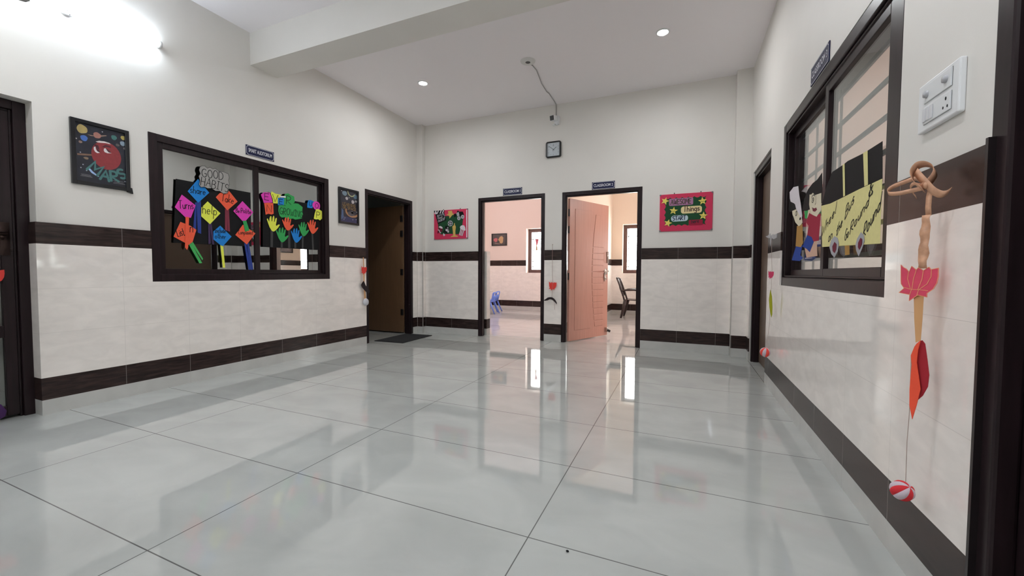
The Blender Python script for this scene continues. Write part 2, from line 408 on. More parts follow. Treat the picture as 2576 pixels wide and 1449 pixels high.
# classroom behind the right wall (x .863 .. 4)
W7 = (2.9, 4.3, 1.0, 2.165)
struct('wall_far', slab_mb('y', C3Y, C3Y+.1, .863, 4.0, 0, ZC), peach)
struct('wall_side', slab_mb('x', 3.9, 4.05, .3, C3Y, 0, ZC, [W7]), peach)
struct('wall_side', slab_mb('y', .2, .3, .863, 4.05, 0, ZC), peach)
struct('floor', slab_mb('x', .87, 4.05, .2, C3Y+.1, -.12, 0), floor_c)
struct('ceiling', MB().box(.87, 4.05, .2, C3Y+.1, ZC, ZC+.12), ceil_paint)
struct('wall_inner', slab_mb('x', .864, .868, .3, C3Y, 0, ZC, [W2, D5, D6]), peach)
dado('y', C3Y-.01, C3Y, .868, 3.9, .9, (), 'far'); dado('x', 3.89, 3.9, .3, C3Y, .9, [W7], 'side')

# auditorium behind the left wall
struct('wall_far', slab_mb('x', -9.2, -9.05, -.5, 5.613, 0, ZC), audi)
struct('wall_side', slab_mb('y', -.6, -.5, -9.2, -4.285, 0, ZC), audi)
struct('wall_side', slab_mb('y', 5.603, 5.612, -9.05, -4.285, 0, ZC), audi)
struct('floor', slab_mb('x', -9.2, -4.3, -.6, 5.62, -.12, 0), floor_m)
struct('ceiling', MB().box(-9.2, -4.285, -.6, 5.62, ZC, ZC+.12), audi)

# ------------------------------------------------------------------ doors
def frame_mb(axis, front, depth, ua, ub, zt, w=.055, sgn=1, stop=True):
    """U-shaped door frame; sgn = direction from the front face into the wall"""
    mb = MB()
    def bx(a, b, c0, c1, z0, z1):
        if axis == 'x': mb.box(front+sgn*c0, front+sgn*c1, a, b, z0, z1)
        else: mb.box(a, b, front+sgn*c0, front+sgn*c1, z0, z1)
    bx(ua, ua+w, 0, depth, 0, zt); bx(ub-w, ub, 0, depth, 0, zt); bx(ua+w, ub-w, 0, depth, zt-w, zt)
    if stop:
        q = .014
        bx(ua+w, ua+w+q, .02, depth*.6, 0, zt-w); bx(ub-w-q, ub-w, .02, depth*.6, 0, zt-w); bx(ua+w+q, ub-w-q, .02, depth*.6, zt-w-q, zt-w)
    return mb
def door_root(n, loc):
    o = Thing('door_%d' % n, None, None, loc, None, 'structure'); return o
def hinges(d, leaf, x, y, zs, dx, dy):
    for z in zs:
        mb = MB(); mb.tube([(x, y, z-.05), (x, y, z+.05)], .011, 10); mb.obox((x+dx*.02, y+dy*.02, z), (dx, dy, 0), (-dy, dx, 0), (0, 0, 1), .022, .004, .05)
        d.part('hinge', mb, hinge_m, parent=leaf)

# door 1: front left, recessed dark double-panel door with glass lights
d = door_root(1, (-4.2, .72, 0))
d.part('door_frame', frame_mb('x', -4.15, .12, D1[0], 1.272, 2.135, .06, -1), darkwood, bevel=.004)
mb = MB()
L1a, L1b = .245, 1.197
x0, x1 = -4.205, -4.165
mb.box(x0, x1, 1.142, L1b, .02, 2.06); mb.box(x0, x1, L1a, L1a+.11, .02, 2.06)
mb.box(x0, x1, L1a+.11, 1.142, .02, .085); mb.box(x0, x1, L1a+.11, 1.142, .55, .63); mb.box(x0, x1, L1a+.11, 1.142, .93, 1.14); mb.box(x0, x1, L1a+.11, 1.142, 1.95, 2.06)
mb.box(x0+.008, x1-.012, L1a+.11, 1.142, 1.14, 1.95)
mb.box(x1, x1+.008, .5, 1.19, 1.128, 1.142)
leaf = d.part('door_leaf', mb, darkwood, bevel=.003)
d.part('door_pane', MB().box(-4.19, -4.184, L1a+.11, 1.142, .085, .55).box(-4.19, -4.184, L1a+.11, 1.142, .63, .93), glass_mat('frosted', .12, (.55, .6, .57), .1), parent=leaf)
mb = MB(); mb.box(x1, x1+.012, 1.10, 1.18, 1.10, 1.32); mb.tube([(x1+.02, 1.04, 1.245), (x1+.02, 1.165, 1.245)], .012); mb.tube([(x1+.02, 1.05, 1.21), (x1+.02, 1.15, 1.21)], .008)
mb.box(x1, x1+.025, 1.115, 1.135, 1.15, 1.30)
d.part('door_latch', mb, mat('worn_bronze', (.07, .045, .04), .28, .8), True, parent=leaf)

# door 2: far left, brown leaf standing open into the auditorium
d = door_root(2, (-4.15, 4.88, 0))
d.part('door_frame', frame_mb('x', PLX+.004, .125, D2[0], D2[1], D2[3], .055, -1), darkwood, bevel=.004)
mb = MB().box(-5.12, -4.175, 5.318, 5.353, .02, 2.07)
leaf = d.part('door_leaf', mb, leafbrown, bevel=.002)
hinges(d, leaf, -4.176, 5.312, (.35, 1.0, 1.62, 1.86), -1, 0)
mb = MB(); mb.box(-5.07, -5.03, 5.30, 5.318, .95, 1.15); mb.tube([(-5.05, 5.30, 1.05), (-5.05, 5.27, 1.05), (-4.94, 5.27, 1.05)], .009)
d.part('door_handle', mb, steel, True, parent=leaf)

# door 3: classroom 1, open doorway, leaf folded back inside the room out of sight
d = door_root(3, (-2.41, 5.67, 0))
d.part('door_frame', frame_mb('y', PBY-.006, .122, D3[0], D3[1], D3[3], .05, 1), darkwood, bevel=.004)

# door 4: classroom 2, salmon leaf with routed panels standing ajar
d = door_root(4, (-1.06, 5.67, 0))
d.part('door_frame', frame_mb('y', PBY-.006, .122, D4[0], D4[1], D4[3], .05, 1), darkwood, bevel=.004)
H = Vector((-1.505, 5.655, 0)); dv = Vector((.40, .875, 0)).normalized(); nv = Vector((dv.y, -dv.x, 0))
LP = Plane(H, dv, (0, 0, 1), nv); LW = .955
mb = MB().poly(LP, [(0, .012), (LW, .012), (LW, 2.065), (0, 2.065)], -.035, 0)
leaf = d.part('door_leaf', mb, pinkdoor, bevel=.002)
def bulge(t, a, b, c): return a*(1-t)*(1-t)*1+2*t*(1-t)*b+c*t*t
zb, zt = .16, 1.93
left_edge = .12
pts = [(left_edge, zb), (left_edge, zt)]+[(bulge(t/14, .52, .25, .50), zt-(zt-zb)*t/14) for t in range(15)]
d.part('door_panel', MB().poly(LP, pts[::-1], -.001, .006), pinkdoor, bevel=.004, parent=leaf)
def lcur(z):
    t = (zt-z)/(zt-zb); return bulge(t, .62, .44, .61)
zz = [1.87, 1.47, 1.37, 1.275, 1.18, 1.09, .995, .90, .81, .715, .62, .525, .43, .33, .24, .16][:16]
zz = [1.90, 1.395, 1.30, 1.205, 1.115, 1.02, .93, .835, .74, .645, .55, .455, .36, .265, .17]
mb = MB()
for za, zb2 in zip(zz, zz[1:]):
    a, b = za-.007, zb2+.007
    k = 6
    le = [(lcur(b+(a-b)*i/k)+.01, b+(a-b)*i/k) for i in range(k+1)]
    mb.poly(LP, [(.83, a), (.83, b)]+le, -.001, .006)
d.part('door_panel', mb, pinkdoor, bevel=.003, parent=leaf)
hinges(d, leaf, H.x-.012, H.y-.012, (.95, 1.62, 1.86), dv.x, dv.y)
mb = MB()
c = LP.p(.895, 1.03, 0)
mb.poly(LP, [(.865, .98), (.925, .98), (.925, 1.07), (.865, 1.07)], 0, .006); mb.poly(LP, [(.875, .90), (.915, .90), (.915, .94), (.875, .94)], 0, .006)
mb.tube([LP.p(.895, 1.03, .0), LP.p(.895, 1.03, .05), LP.p(.77, 1.03, .052)], .010, 10)
mb.tube([LP.p(.85, 1.0, .01), LP.p(.85, .87, .02)], .012, 10)
d.part('door_handle', mb, steel, True, parent=leaf)
mb = MB(); mb.poly(LP, [(.92, 1.16), (.95, 1.16), (.95, 1.34), (.92, 1.34)], 0, .012); mb.tube([LP.p(.91, 1.17, .01), LP.p(.91, 1.17, .035), LP.p(.91, 1.33, .035), LP.p(.91, 1.33, .01)], .006, 8)
d.part('door_bolt', mb, steel, True, parent=leaf)
mb = MB(); mb.obox(LP.p(.90, .10, .02), dv, nv, (0, 0, 1), .012, .022, .035); 
st = d.part('door_stopper', mb, steel, bevel=.003, parent=leaf)
d.part('rubber_tip', MB().lathe(LP.p(.93, .085, .05), nv+Vector((0, 0, -.4)), [(-.03, 0), (-.03, .018), (.02, .02), (.02, 0)], 16), black_pl, True, parent=leaf)

# door 5: far right, shut
d = door_root(5, (.76, 4.8, 0))
d.part('door_frame', frame_mb('x', PRX+.012, .12, D5[0], D5[1], D5[3], .055, 1), darkwood, bevel=.004)
d.part('door_leaf', MB().box(.80, .838, 4.38, 5.24, .01, 2.07), leaf5, bevel=.002)
# door 6: close on the right, dark
d = door_root(6, (.76, .88, 0))
fm = frame_mb('x', PRX-.004, .05, D6[0], D6[1], D6[3], .068, 1, False)
for a, b in ((D6[0], D6[0]+.10), (D6[1]-.10, D6[1])): fm.box(PRX+.046, PRX+.15, a, b, 0, D6[3])
fm.box(PRX+.046, PRX+.15, D6[0]+.10, D6[1]-.10, D6[3]-.10, D6[3])
d.part('door_frame', fm, darkwood, bevel=.008)
mb = MB().box(.775, .81, .44, 1.325, .01, 2.05)
for za, zb2 in ((.15, .75), (.9, 1.95)):
    for ya, yb in ((.55, .85), (.92, 1.22)): mb.box(.769, .776, ya, yb, za, zb2)
d.part('door_leaf', mb, darkwood, bevel=.004)
# dark edging strip where the dado tiles meet the near door
trim(MB().box(.694, .7135, 1.400, 1.4105, 0, Z3+.012), mat('edge_strip', (.012, .008, .009), .3))

# ------------------------------------------------------------------ windows
def ring(mb, axis, c0, c1, ua, ub, za, zb, w, wb=None):
    wb = wb or w
    def bx(a, b, z0, z1):
        if axis == 'x': mb.box(c0, c1, a, b, z0, z1)
        else: mb.box(a, b, c0, c1, z0, z1)
    bx(ua, ua+w, za, zb); bx(ub-w, ub, za, zb); bx(ua+w, ub-w, za, za+wb); bx(ua+w, ub-w, zb-wb, zb)
    return mb
filmglass = glass_mat('reflective_glass', .36, (.55, .58, .57))
clear = glass_mat('clear_glass', .0, (.93, .95, .94))
w = Thing('window_1', None, None, (-4.09, 2.82, .912), None, 'structure')
mb = ring(MB(), 'x', PLX-.12, PLX+.006, W1[0], W1[1], W1[2], W1[3], .062)
ring(mb, 'x', PLX-.118, PLX-.02, W1[0]+.062, W1[1]-.062, W1[2]+.062, W1[3]-.062, .012)
w.part('window_frame', mb, darkwood, bevel=.004)
s = w.part('sash', ring(MB(), 'x', -4.095, -4.066, 1.965, 2.853, .965, 2.09, .052, .055), darkwood, bevel=.003)
s = w.part('pane', MB().box(-4.083, -4.079, 2.01, 2.805, 1.015, 2.04), filmglass, parent=s)
s = w.part('sash', ring(MB(), 'x', -4.13, -4.101, 2.80, 3.68, .965, 2.09, .055, .055), darkwood, bevel=.003)
s = w.part('pane', MB().box(-4.118, -4.114, 2.85, 3.63, 1.015, 2.04), filmglass, parent=s)

w = Thing('window_2', None, None, (.76, 2.86, .905), None, 'structure')
mb = ring(MB(), 'x', PRX+.0005, PRX+.15, W2[0], W2[1], W2[2], W2[3], .07)
ring(mb, 'x', PRX+.012, PRX+.07, W2[0]+.07, W2[1]-.07, W2[2]+.07, W2[3]-.07, .014)
w.part('window_frame', mb, darkwood, bevel=.006)
s = w.part('sash', ring(MB(), 'x', .732, .760, 2.02, 2.865, .97, 2.085, .055, .06), darkwood, bevel=.003)
w.part('pane', MB().box(.745, .749, 2.07, 2.815, 1.025, 2.03), clear, parent=s)
s = w.part('sash', ring(MB(), 'x', .765, .793, 2.86, 3.74, .97, 2.085, .055, .06), darkwood, bevel=.003)
w.part('pane', MB().box(.777, .781, 2.91, 3.69, 1.025, 2.03), clear, parent=s)
grill = mat('grey_grill', (.20, .20, .20), .45, .3)
mb = MB()
for z in (1.10, 1.24, 1.40, 1.555, 1.71, 1.875, 2.04): mb.box(.826, .838, W2[0], W2[1], z-.011, z+.011)
for y in (2.25, 2.985, 3.45): mb.box(.838, .846, y-.011, y+.011, W2[2]+.07, W2[3]-.07)
w.part('grill', mb, grill)

def outer_window(n, axis, c, ua, ub, za, zb, sgn, mid=None):
    """daylight window in a classroom's outer wall: frame set back in the opening, grill, pane"""
    loc = (c, (ua+ub)/2, za) if axis == 'x' else ((ua+ub)/2, c, za)
    w = Thing('window_%d' % n, None, None, loc, None, 'structure')
    mb = ring(MB(), axis, c, c+sgn*.05, ua, ub, za, zb, .085)
    def bx(mb, a, b, z0, z1, d0=.01, d1=.035):
        if axis == 'x': mb.box(c+sgn*d0, c+sgn*d1, a, b, z0, z1)
        else: mb.box(a, b, c+sgn*d0, c+sgn*d1, z0, z1)
    m_ = (ua+ub)/2
    bx(mb, m_-.03, m_+.03, za+.085, zb-.085, 0, .05)
    w.part('window_frame', mb, mat('brown_window_wood', (.10, .05, .045), .4), bevel=.004)
    mb = MB()
    for z in (za+.153, za+.308, zb-.27): bx(mb, ua+.085, ub-.085, z-.007, z+.007, .03, .04)
    for x in (ua+.115, ub-.115, m_-.06, m_+.06):
        bx(mb, x-.004, x+.004, za+.085, zb-.085, .03, .04)
        for k in range(7):
            z = za+.16+k*(zb-za-.3)/6
            bx(mb, x-.013, x+.013, z-.010, z+.010, .028, .042)
    w.part('grill', mb, mat('dark_grill', (.06, .035, .035), .4))
    mb = MB(); bx(mb, ua+.08, ub-.08, za+.08, zb-.08, .042, .046)
    w.part('pane', mb, clear)
outer_window(3, 'y', 10.175, W3[0], W3[1], W3[2], W3[3], 1)
outer_window(4, 'y', 10.175, W4[0], W4[1], W4[2], W4[3], 1)
outer_window(5, 'x', 2.55, W5[0], W5[1], W5[2], W5[3], 1)
outer_window(7, 'x', 4.0, W7[0], W7[1], W7[2], W7[3], 1)

# ------------------------------------------------------------------ lamps
tube_glow = mat('tube_glow', (.9, .9, .9), .4, emit=(.78, .89, 1.0), estr=26)
added_room_glow = mat('added_classroom_glow', (.9, .9, .9), .4, emit=(1.0, .95, .98), estr=44)  # glow of the unseen tubes added to brighten the classrooms
def tube_light(name, label, c, axis, out, length, group=None, glow=None):
    c = Vector(c); a = Vector(axis); o = Vector(out); z = Vector((0, 0, 1)) if abs(o.z) < .5 else a.cross(o)
    t = Thing(name, label, 'tube light', c, group)
    t.part('lamp_body', MB().obox(c+o*.007, a, o, z, length/2-.01, .007, .016), white_pl, bevel=.002)
    t.part('lamp_tube', MB().tube([c+o*.040-a*(length/2-.02), c+o*.040+a*(length/2-.02)], .028, 18), glow or tube_glow, True)
    for sg in (-1, 1):
        t.part('end_cap', MB().tube([c+o*.038+a*sg*(length/2-.02), c+o*.038+a*sg*(length/2)], .029, 18), white_pl, True)
tube_light('tube_light', 'glowing white tube light batten high on the left wall', (PLX, 1.40, 2.868), (0, 1, 0), (1, 0, 0), 1.2)
tube_light('tube_light', 'added unseen tube light on the right wall above the near door', (PRX, .30, 2.80), (0, 1, 0), (-1, 0, 0), 1.2)  # added out of view to fill the hall from the right
tube_light('tube_light', 'added unseen tube light on the left wall behind the viewer', (PLX, -1.6, 2.865), (0, 1, 0), (1, 0, 0), 1.2)  # second hall tube, added out of view for brightness
tube_light('tube_light', 'added unseen tube light inside the room with the blue chairs, above its doorway', (-3.6, 5.85, 2.75), (1, 0, 0), (0, 1, 0), 1.2, None, added_room_glow)  # this and the next four: unseen tubes added to light the classrooms
tube_light('tube_light', 'added unseen tube light on the side wall of the room with the blue chairs', (-5.6, 8.0, 2.75), (0, 1, 0), (1, 0, 0), 1.2, None, added_room_glow)
tube_light('tube_light', 'added unseen tube light inside the room with the salmon door, above its doorway', (.9, 5.85, 2.75), (1, 0, 0), (0, 1, 0), 1.2, None, added_room_glow)
tube_light('tube_light', 'added unseen tube light on the side wall of the room with the armchair', (2.4, 7.2, 2.75), (0, 1, 0), (-1, 0, 0), 1.2, None, added_room_glow)
tube_light('tube_light', 'added unseen tube light in the room behind the right wall window', (3.9, 1.6, 2.75), (0, 1, 0), (-1, 0, 0), 1.2, None, added_room_glow)
t = Thing('junction_cover', 'round white plastic cover with small screws under the wall tube light', 'cover', (PLX, 1.455, 2.835))
t.part('cover_disc', MB().lathe((PLX, 1.455, 2.845), (1, 0, 0), [(0, .045), (.012, .045), (.018, .038), (.018, 0)], 32), white_pl, True)
for dy, dz in ((0.0, -.01), (.012, -.033)): t.part('screw', MB().lathe((PLX+.018, 1.455+dy, 2.845+dz), (1, 0, 0), [(0, .003), (.002, .003), (.002, 0)], 8), ink)

spot_glow = mat('downlight_glow', (.9, .9, .9), .4, emit=(.965, .985, 1.0), estr=500)
def downlight(label, x, y):
    t = Thing('downlight', label, 'ceiling light', (x, y, ZC), 'recessed ceiling downlights')
    t.part('rim', MB().lathe((x, y, ZC), (0, 0, -1), [(0, .068), (.006, .065), (.008, .050), (.003, .046)], 32), white_pl, True)
    t.part('lamp_disc', MB().lathe((x, y, ZC), (0, 0, -1), [(.004, .046), (.006, .03), (.006, 0)], 32), spot_glow, True)
downlight('lit recessed downlight in the ceiling, nearer the left wall', -3.08, 4.342)
downlight('lit recessed downlight in the ceiling, nearer the right wall', -.232, 4.354)
for lx, ly, ll in ((-.232, 1.25, 'in front of the beam, right side'), (-3.08, .9, 'in front of the beam, left side'), (-.232, -1.6, 'behind the viewer, right side'), (-3.08, -1.6, 'behind the viewer, left side')):  # unseen downlights added to lift the hall's overall light
    downlight('added unseen downlight in the ceiling '+ll, lx, ly)

t = Thing('ceiling_rose', 'round white ceiling fitting with a dark centre and a wire leading away', 'ceiling fitting', (-1.665, 4.355, ZC))
t.part('rose_plate', MB().lathe((-1.665, 4.355, ZC), (0, 0, -1), [(0, .085), (.008, .083), (.014, .07), (.016, .028)], 32), white_pl2, True)
t.part('rose_hole', MB().lathe((-1.665, 4.355, ZC), (0, 0, -1), [(.010, .030), (.016, .028), (.014, .018), (.012, 0)], 24), mat('grey_hole', (.10, .10, .10), .6), True, label='dark grey centre')
pts = [(-1.655, 4.43), (-1.645, 4.455), (-1.64, 4.576), (-1.665, 4.74), (-1.693, 4.912), (-1.706, 5.156), (-1.693, 5.224), (-1.699, 5.472), (-1.708, 5.59)]
mb = MB().tube([(x, y, ZC-.006) for x, y in pts]+[(-1.709, 5.606, ZC-.02), (-1.709, 5.607, 3.30), (-1.709, 5.607, 3.226)], .0055, 8)
single('cable', mb, (-1.66, 4.43, ZC-.006), 'thin wire running along the ceiling and down to the wall camera', 'cable', mat('grey_cable', (.38, .37, .36), .5), smooth=True)

# ceiling fan whose blade tip enters the top left corner
FC = Vector((-3.02, .74, 2.52))
t = Thing('ceiling_fan', 'dark brown ceiling fan, blade tip at the upper left corner', 'fan', (FC.x, FC.y, ZC))
t.part('canopy', MB().lathe((FC.x, FC.y, ZC), (0, 0, -1), [(0, .07), (.04, .06), (.09, .02)], 24), darkwood, True)
t.part('rod', MB().tube([(FC.x, FC.y, ZC-.05), (FC.x, FC.y, FC.z+.08)], .012, 12), darkwood, True)
t.part('motor', MB().lathe((FC.x, FC.y, FC.z+.09), (0, 0, -1), [(0, .03), (.02, .09), (.06, .11), (.12, .10), (.15, .04), (.155, 0)], 32), darkwood, True)
for k in range(3):
    a = math.atan2(.345, -.525)+k*2*PI/3; ax = Vector((math.cos(a), math.sin(a), 0)); ay = Vector((-math.sin(a), math.cos(a), .12)).normalized()
    bp = Plane(FC+Vector((0, 0, .03)), ax, ay, ax.cross(ay))
    pts = [(.09, -.03), (.2, -.05), (.5, -.062), (.57, -.055), (.61, -.025), (.615, .01), (.60, .04), (.56, .058), (.2, .045), (.09, .03)]
    t.part('blade', MB().poly(bp, pts, -.004, .004), mat('fan_brown', (.03, .02, .025), .3))

# ------------------------------------------------------------------ writing
def font_mesh(name, text, pl, a0, b0, height, sgn, d, M, origin, sx=1.0, bold=0.0, align='CENTER', rot=0, shear=0):
    c = bpy.data.curves.new(name, 'FONT'); c.body = text; c.align_x = align; c.align_y = 'CENTER'; c.size = 1; c.offset = bold; c.shear = shear; c.resolution_u = 4
    o = bpy.data.objects.new('tmp', c); COL.objects.link(o)
    dg = bpy.context.evaluated_depsgraph_get(); me = bpy.data.meshes.new_from_object(o.evaluated_get(dg))
    bpy.data.objects.remove(o)
    cr, sr = math.cos(rot), math.sin(rot)
    mb = MB(); vs = []
    for v in me.vertices:
        x, y = v.co.x*height*sx, v.co.y*height
        x, y = x*cr-y*sr, x*sr+y*cr
        vs.append(pl.p(a0+sgn*x, b0+y, d))
    mb.add(vs, [list(p.vertices) for p in me.polygons]); bpy.data.meshes.remove(me)
    return mb
def arc(cx, cy, rx, ry, a0, a1, n=8): return [(cx+rx*math.cos(math.radians(a0+(a1-a0)*i/n)), cy+ry*math.sin(math.radians(a0+(a1-a0)*i/n))) for i in range(n+1)]
G = {  # hand lettering: strokes in a unit cell, (width, strokes)
'A': (.62, [[(0, 0), (.3, 1), (.6, 0)], [(.12, .38), (.5, .38)]]), 'B': (.55, [[(0, 0), (0, 1)], [(0, 1)]+arc(.2, .76, .25, .24, 90, -90)+[(0, .52)], [(0, .52)]+arc(.22, .26, .3, .26, 90, -90)+[(0, 0)]]),
'C': (.55, [arc(.32, .5, .3, .5, 60, 300, 12)]), 'D': (.58, [[(0, 0), (0, 1)], [(0, 1)]+arc(.15, .5, .4, .5, 90, -90, 12)+[(0, 0)]]), 'E': (.48, [[(.45, 1), (0, 1), (0, 0), (.45, 0)], [(0, .52), (.38, .52)]]),
'G': (.6, [arc(.32, .5, .32, .5, 50, 320, 14)+[(.56, .45), (.34, .45)]]), 'H': (.55, [[(0, 0), (0, 1)], [(.5, 0), (.5, 1)], [(0, .5), (.5, .5)]]), 'I': (.3, [[(.15, 0), (.15, 1)], [(0, 1), (.3, 1)], [(0, 0), (.3, 0)]]),
'L': (.45, [[(0, 1), (0, 0), (.42, 0)]]), 'M': (.7, [[(0, 0), (.05, 1), (.35, .35), (.62, 1), (.68, 0)]]), 'N': (.55, [[(0, 0), (0, 1), (.5, 0), (.5, 1)]]), 'O': (.6, [arc(.3, .5, .29, .5, 90, 450, 16)]),
'P': (.5, [[(0, 0), (0, 1)], [(0, 1)]+arc(.2, .73, .27, .27, 90, -90)+[(0, .46)]]), 'R': (.52, [[(0, 0), (0, 1)], [(0, 1)]+arc(.2, .74, .25, .26, 90, -90)+[(0, .48), (.5, 0)]]), 'S': (.5, [arc(.25, .76, .22, .24, 40, 270, 8)+arc(.25, .26, .23, .26, 90, -140, 8)]),
'T': (.55, [[(0, 1), (.55, 1)], [(.27, 1), (.27, 0)]]), 'U': (.55, [[(0, 1), (0, .3)]+arc(.25, .28, .25, .28, 180, 360)+[(.5, 1)]]), 'V': (.55, [[(0, 1), (.27, 0), (.53, 1)]]), 'W': (.75, [[(0, 1), (.18, 0), (.36, .7), (.55, 0), (.74, 1)]]),
'F': (.45, [[(.43, 1), (0, 1), (0, 0)], [(0, .52), (.36, .52)]]), 'K': (.5, [[(0, 0), (0, 1)], [(.48, 1), (0, .45), (.48, 0)]]),
'a': (.45, [arc(.2, .24, .2, .24, 40, 400, 10)+[(.4, .48), (.4, 0)]]), 'b': (.45, [[(0, 1), (0, 0)], arc(.18, .24, .2, .24, 180, -180, 10)]), 'c': (.4, [arc(.2, .24, .2, .24, 45, 315)]), 'd': (.45, [arc(.2, .24, .2, .24, 20, 380, 10), [(.4, 1), (.4, 0)]]),
'e': (.42, [[(.02, .25), (.38, .27)]+arc(.2, .24, .19, .24, 10, 310, 10)]), 'f': (.3, [[(.32, .95), (.2, 1), (.12, .85), (.12, 0)], [(0, .5), (.28, .5)]]), 'g': (.45, [arc(.2, .24, .2, .24, 20, 380, 10), [(.4, .48), (.4, -.25), (.25, -.4), (.05, -.3)]]),
'h': (.42, [[(0, 1), (0, 0)], [(0, .3)]+arc(.19, .3, .19, .18, 180, 0)+[(.38, 0)]]), 'i': (.14, [[(.07, .46), (.07, 0)], [(.07, .66), (.08, .70)]]), 'k': (.4, [[(0, 1), (0, 0)], [(.36, .5), (0, .2), (.38, 0)]]), 'l': (.14, [[(.07, 1), (.05, .1), (.12, 0)]]),
'm': (.66, [[(0, .48), (0, 0)], [(0, .3)]+arc(.16, .3, .15, .18, 180, 0)+[(.31, 0)], [(.31, .3)]+arc(.46, .3, .15, .18, 180, 0)+[(.62, 0)]]), 'n': (.42, [[(0, .48), (0, 0)], [(0, .3)]+arc(.19, .3, .19, .18, 180, 0)+[(.38, 0)]]),
'o': (.44, [arc(.21, .24, .2, .24, 90, 450, 12)]), 'p': (.45, [[(0, .48), (0, -.4)], arc(.19, .24, .2, .24, 180, -180, 10)]), 'r': (.32, [[(0, .48), (0, 0)], [(0, .25), (.12, .44), (.3, .46)]]), 's': (.36, [arc(.17, .36, .14, .13, 30, 260, 6)+arc(.17, .12, .16, .13, 80, -150, 6)]),
't': (.32, [[(.15, .9), (.14, .1), (.22, 0), (.32, .05)], [(0, .56), (.3, .56)]]), 'u': (.42, [[(0, .48), (.02, .15), (.15, 0), (.3, .05), (.38, .25)], [(.38, .48), (.38, 0)]]), 'w': (.56, [[(0, .48), (.13, 0), (.27, .42), (.40, 0), (.54, .48)]]),
'y': (.42, [[(0, .48), (.2, .02)], [(.4, .48), (.1, -.4)]]), 'v': (.4, [[(0, .48), (.2, 0), (.38, .48)]]), '&': (.5, [arc(.22, .76, .16, .2, 320, 120, 8)+[(.1, .6), (.42, .1), (.36, 0)], arc(.2, .25, .2, .25, 70, 330, 8)]), ' ': (.3, []), '2': (.5, [arc(.24, .72, .22, .26, 160, -30, 8)+[(0, 0), (.48, 0)]])}
def hand(mb, pl, text, a0, b0, a1, b1, height, sgn, d, w, M=None, jit=.02, seed=1, sh=.1):
    """letters written along the baseline from (a0,b0) to (a1,b1)"""
    rnd = random.Random(seed); tw = sum(G[c][0]+.14 for c in text)-.14
    L_ = math.hypot(a1-a0, b1-b0); ca, sa = (a1-a0)/L_, (b1-b0)/L_; kx = L_/tw; x = 0
    for c in text:
        cw, st = G[c]; dy = rnd.uniform(-jit, jit)*2
        for q in st:
            path = []
            for px, py in q:
                lx = (x+px)*kx+(py*sh)*height*.6; ly = (py+dy)*height
                path.append((a0+ca*lx-sa*ly*sgn*1.0, b0+sa*lx+ly*abs(ca)) if True else None)
            mb.stroke(pl, path, w, d, M)
        x += cw+.14
    return mb

def sign(label, text, pl, a, b, wd, ht, sgn):
    loc = pl.p(a, b, 0)
    t = Thing('room_sign', label, 'sign', loc, 'blue room name plates')
    c = .009
    pts = [(a-wd/2, b-ht/2), (a+wd/2, b-ht/2), (a+wd/2, b+ht/2), (a-wd/2, b+ht/2)]
    t.part('sign_plate', MB().poly(pl, pts, 0, .006), sign_blue, bevel=.001)
    mb = MB(); q = .006
    A, B, C_, D = a-wd/2+q, a+wd/2-q, b-ht/2+q, b+ht/2-q; e = .012
    path = [(A+e, C_), (B-e, C_), (B-e, C_+e*.6), (B, C_+e), (B, D-e), (B-e, D-e*.6), (B-e, D), (A+e, D), (A+e, D-e*.6), (A, D-e), (A, C_+e), (A+e, C_+e*.6), (A+e, C_)]
    mb.stroke(pl, path, .003, .0068)
    t.part('sign_border', mb, sign_white)
    h = ht*.52
    mbt = font_mesh('t', text, pl, a, b, h, sgn, .0072, None, loc, 1, .012)
    us = [(v-pl.O).dot(pl.u) for v in mbt.v]; k = (wd-.05)/(max(us)-min(us)); mid = (max(us)+min(us))/2
    k = min(k, 1.15)
    mbt.v = [v+pl.u*((((v-pl.O).dot(pl.u))-mid)*(k-1)+(a-mid)) for v in mbt.v]
    t.part('sign_lettering', mbt, sign_white)
sign('blue name plate reading SMART AUDITORIUM above the left wall window', 'SMART AUDITORIUM', PL, 2.865, 2.222, .30, .10, 1)
sign('blue name plate reading CLASSROOM 1 above the left back doorway', 'CLASSROOM 1', PB, -2.380, 2.217, .31, .104, 1)
sign('blue name plate reading CLASSROOM 2 above the right back doorway', 'CLASSROOM 2', PB, -1.030, 2.202, .31, .10, 1)
sign('blue name plate reading CLASSROOM 3 above the right wall window', 'CLASSROOM 3', PR, 2.905, 2.216, .34, .11, -1)

# ------------------------------------------------------------------ framed posters on the left wall
def rframe(t, pl, a0, a1, b0, b1, w, dep, M, fname='picture_frame'):
    mb = MB()
    for q in ([(a0, b0), (a0+w, b0), (a0+w, b1), (a0, b1)], [(a1-w, b0), (a1, b0), (a1, b1), (a1-w, b1)], [(a0+w, b0), (a1-w, b0), (a1-w, b0+w), (a0+w, b0+w)], [(a0+w, b1-w), (a1-w, b1-w), (a1-w, b1), (a0+w, b1)]):
        mb.poly(pl, q, 0, dep)
    return t.part(fname, mb, M, bevel=.002)
def blob(cx, cy, rx, ry, n=24, wob=0, seed=0, rot=0):
    r = random.Random(seed); ph = [r.uniform(0, 6.28) for _ in range(3)]
    out = []
    for i in range(n):
        a = 2*PI*i/n; k = 1+wob*(math.sin(3*a+ph[0])+.6*math.sin(5*a+ph[1]))
        x, y = rx*k*math.cos(a), ry*k*math.sin(a); out.append((cx+x*math.cos(rot)-y*math.sin(rot), cy+x*math.sin(rot)+y*math.cos(rot)))
    return out
frame_black = mat('black_frame', (.006, .006, .009), .25)
t = Thing('planet_poster', 'black framed Mars poster with a red planet on the left wall', 'poster', PL.p(1.615, 1.63, 0))
rframe(t, PL, 1.448, 1.780, 1.628, 2.098, .026, .022, frame_black)
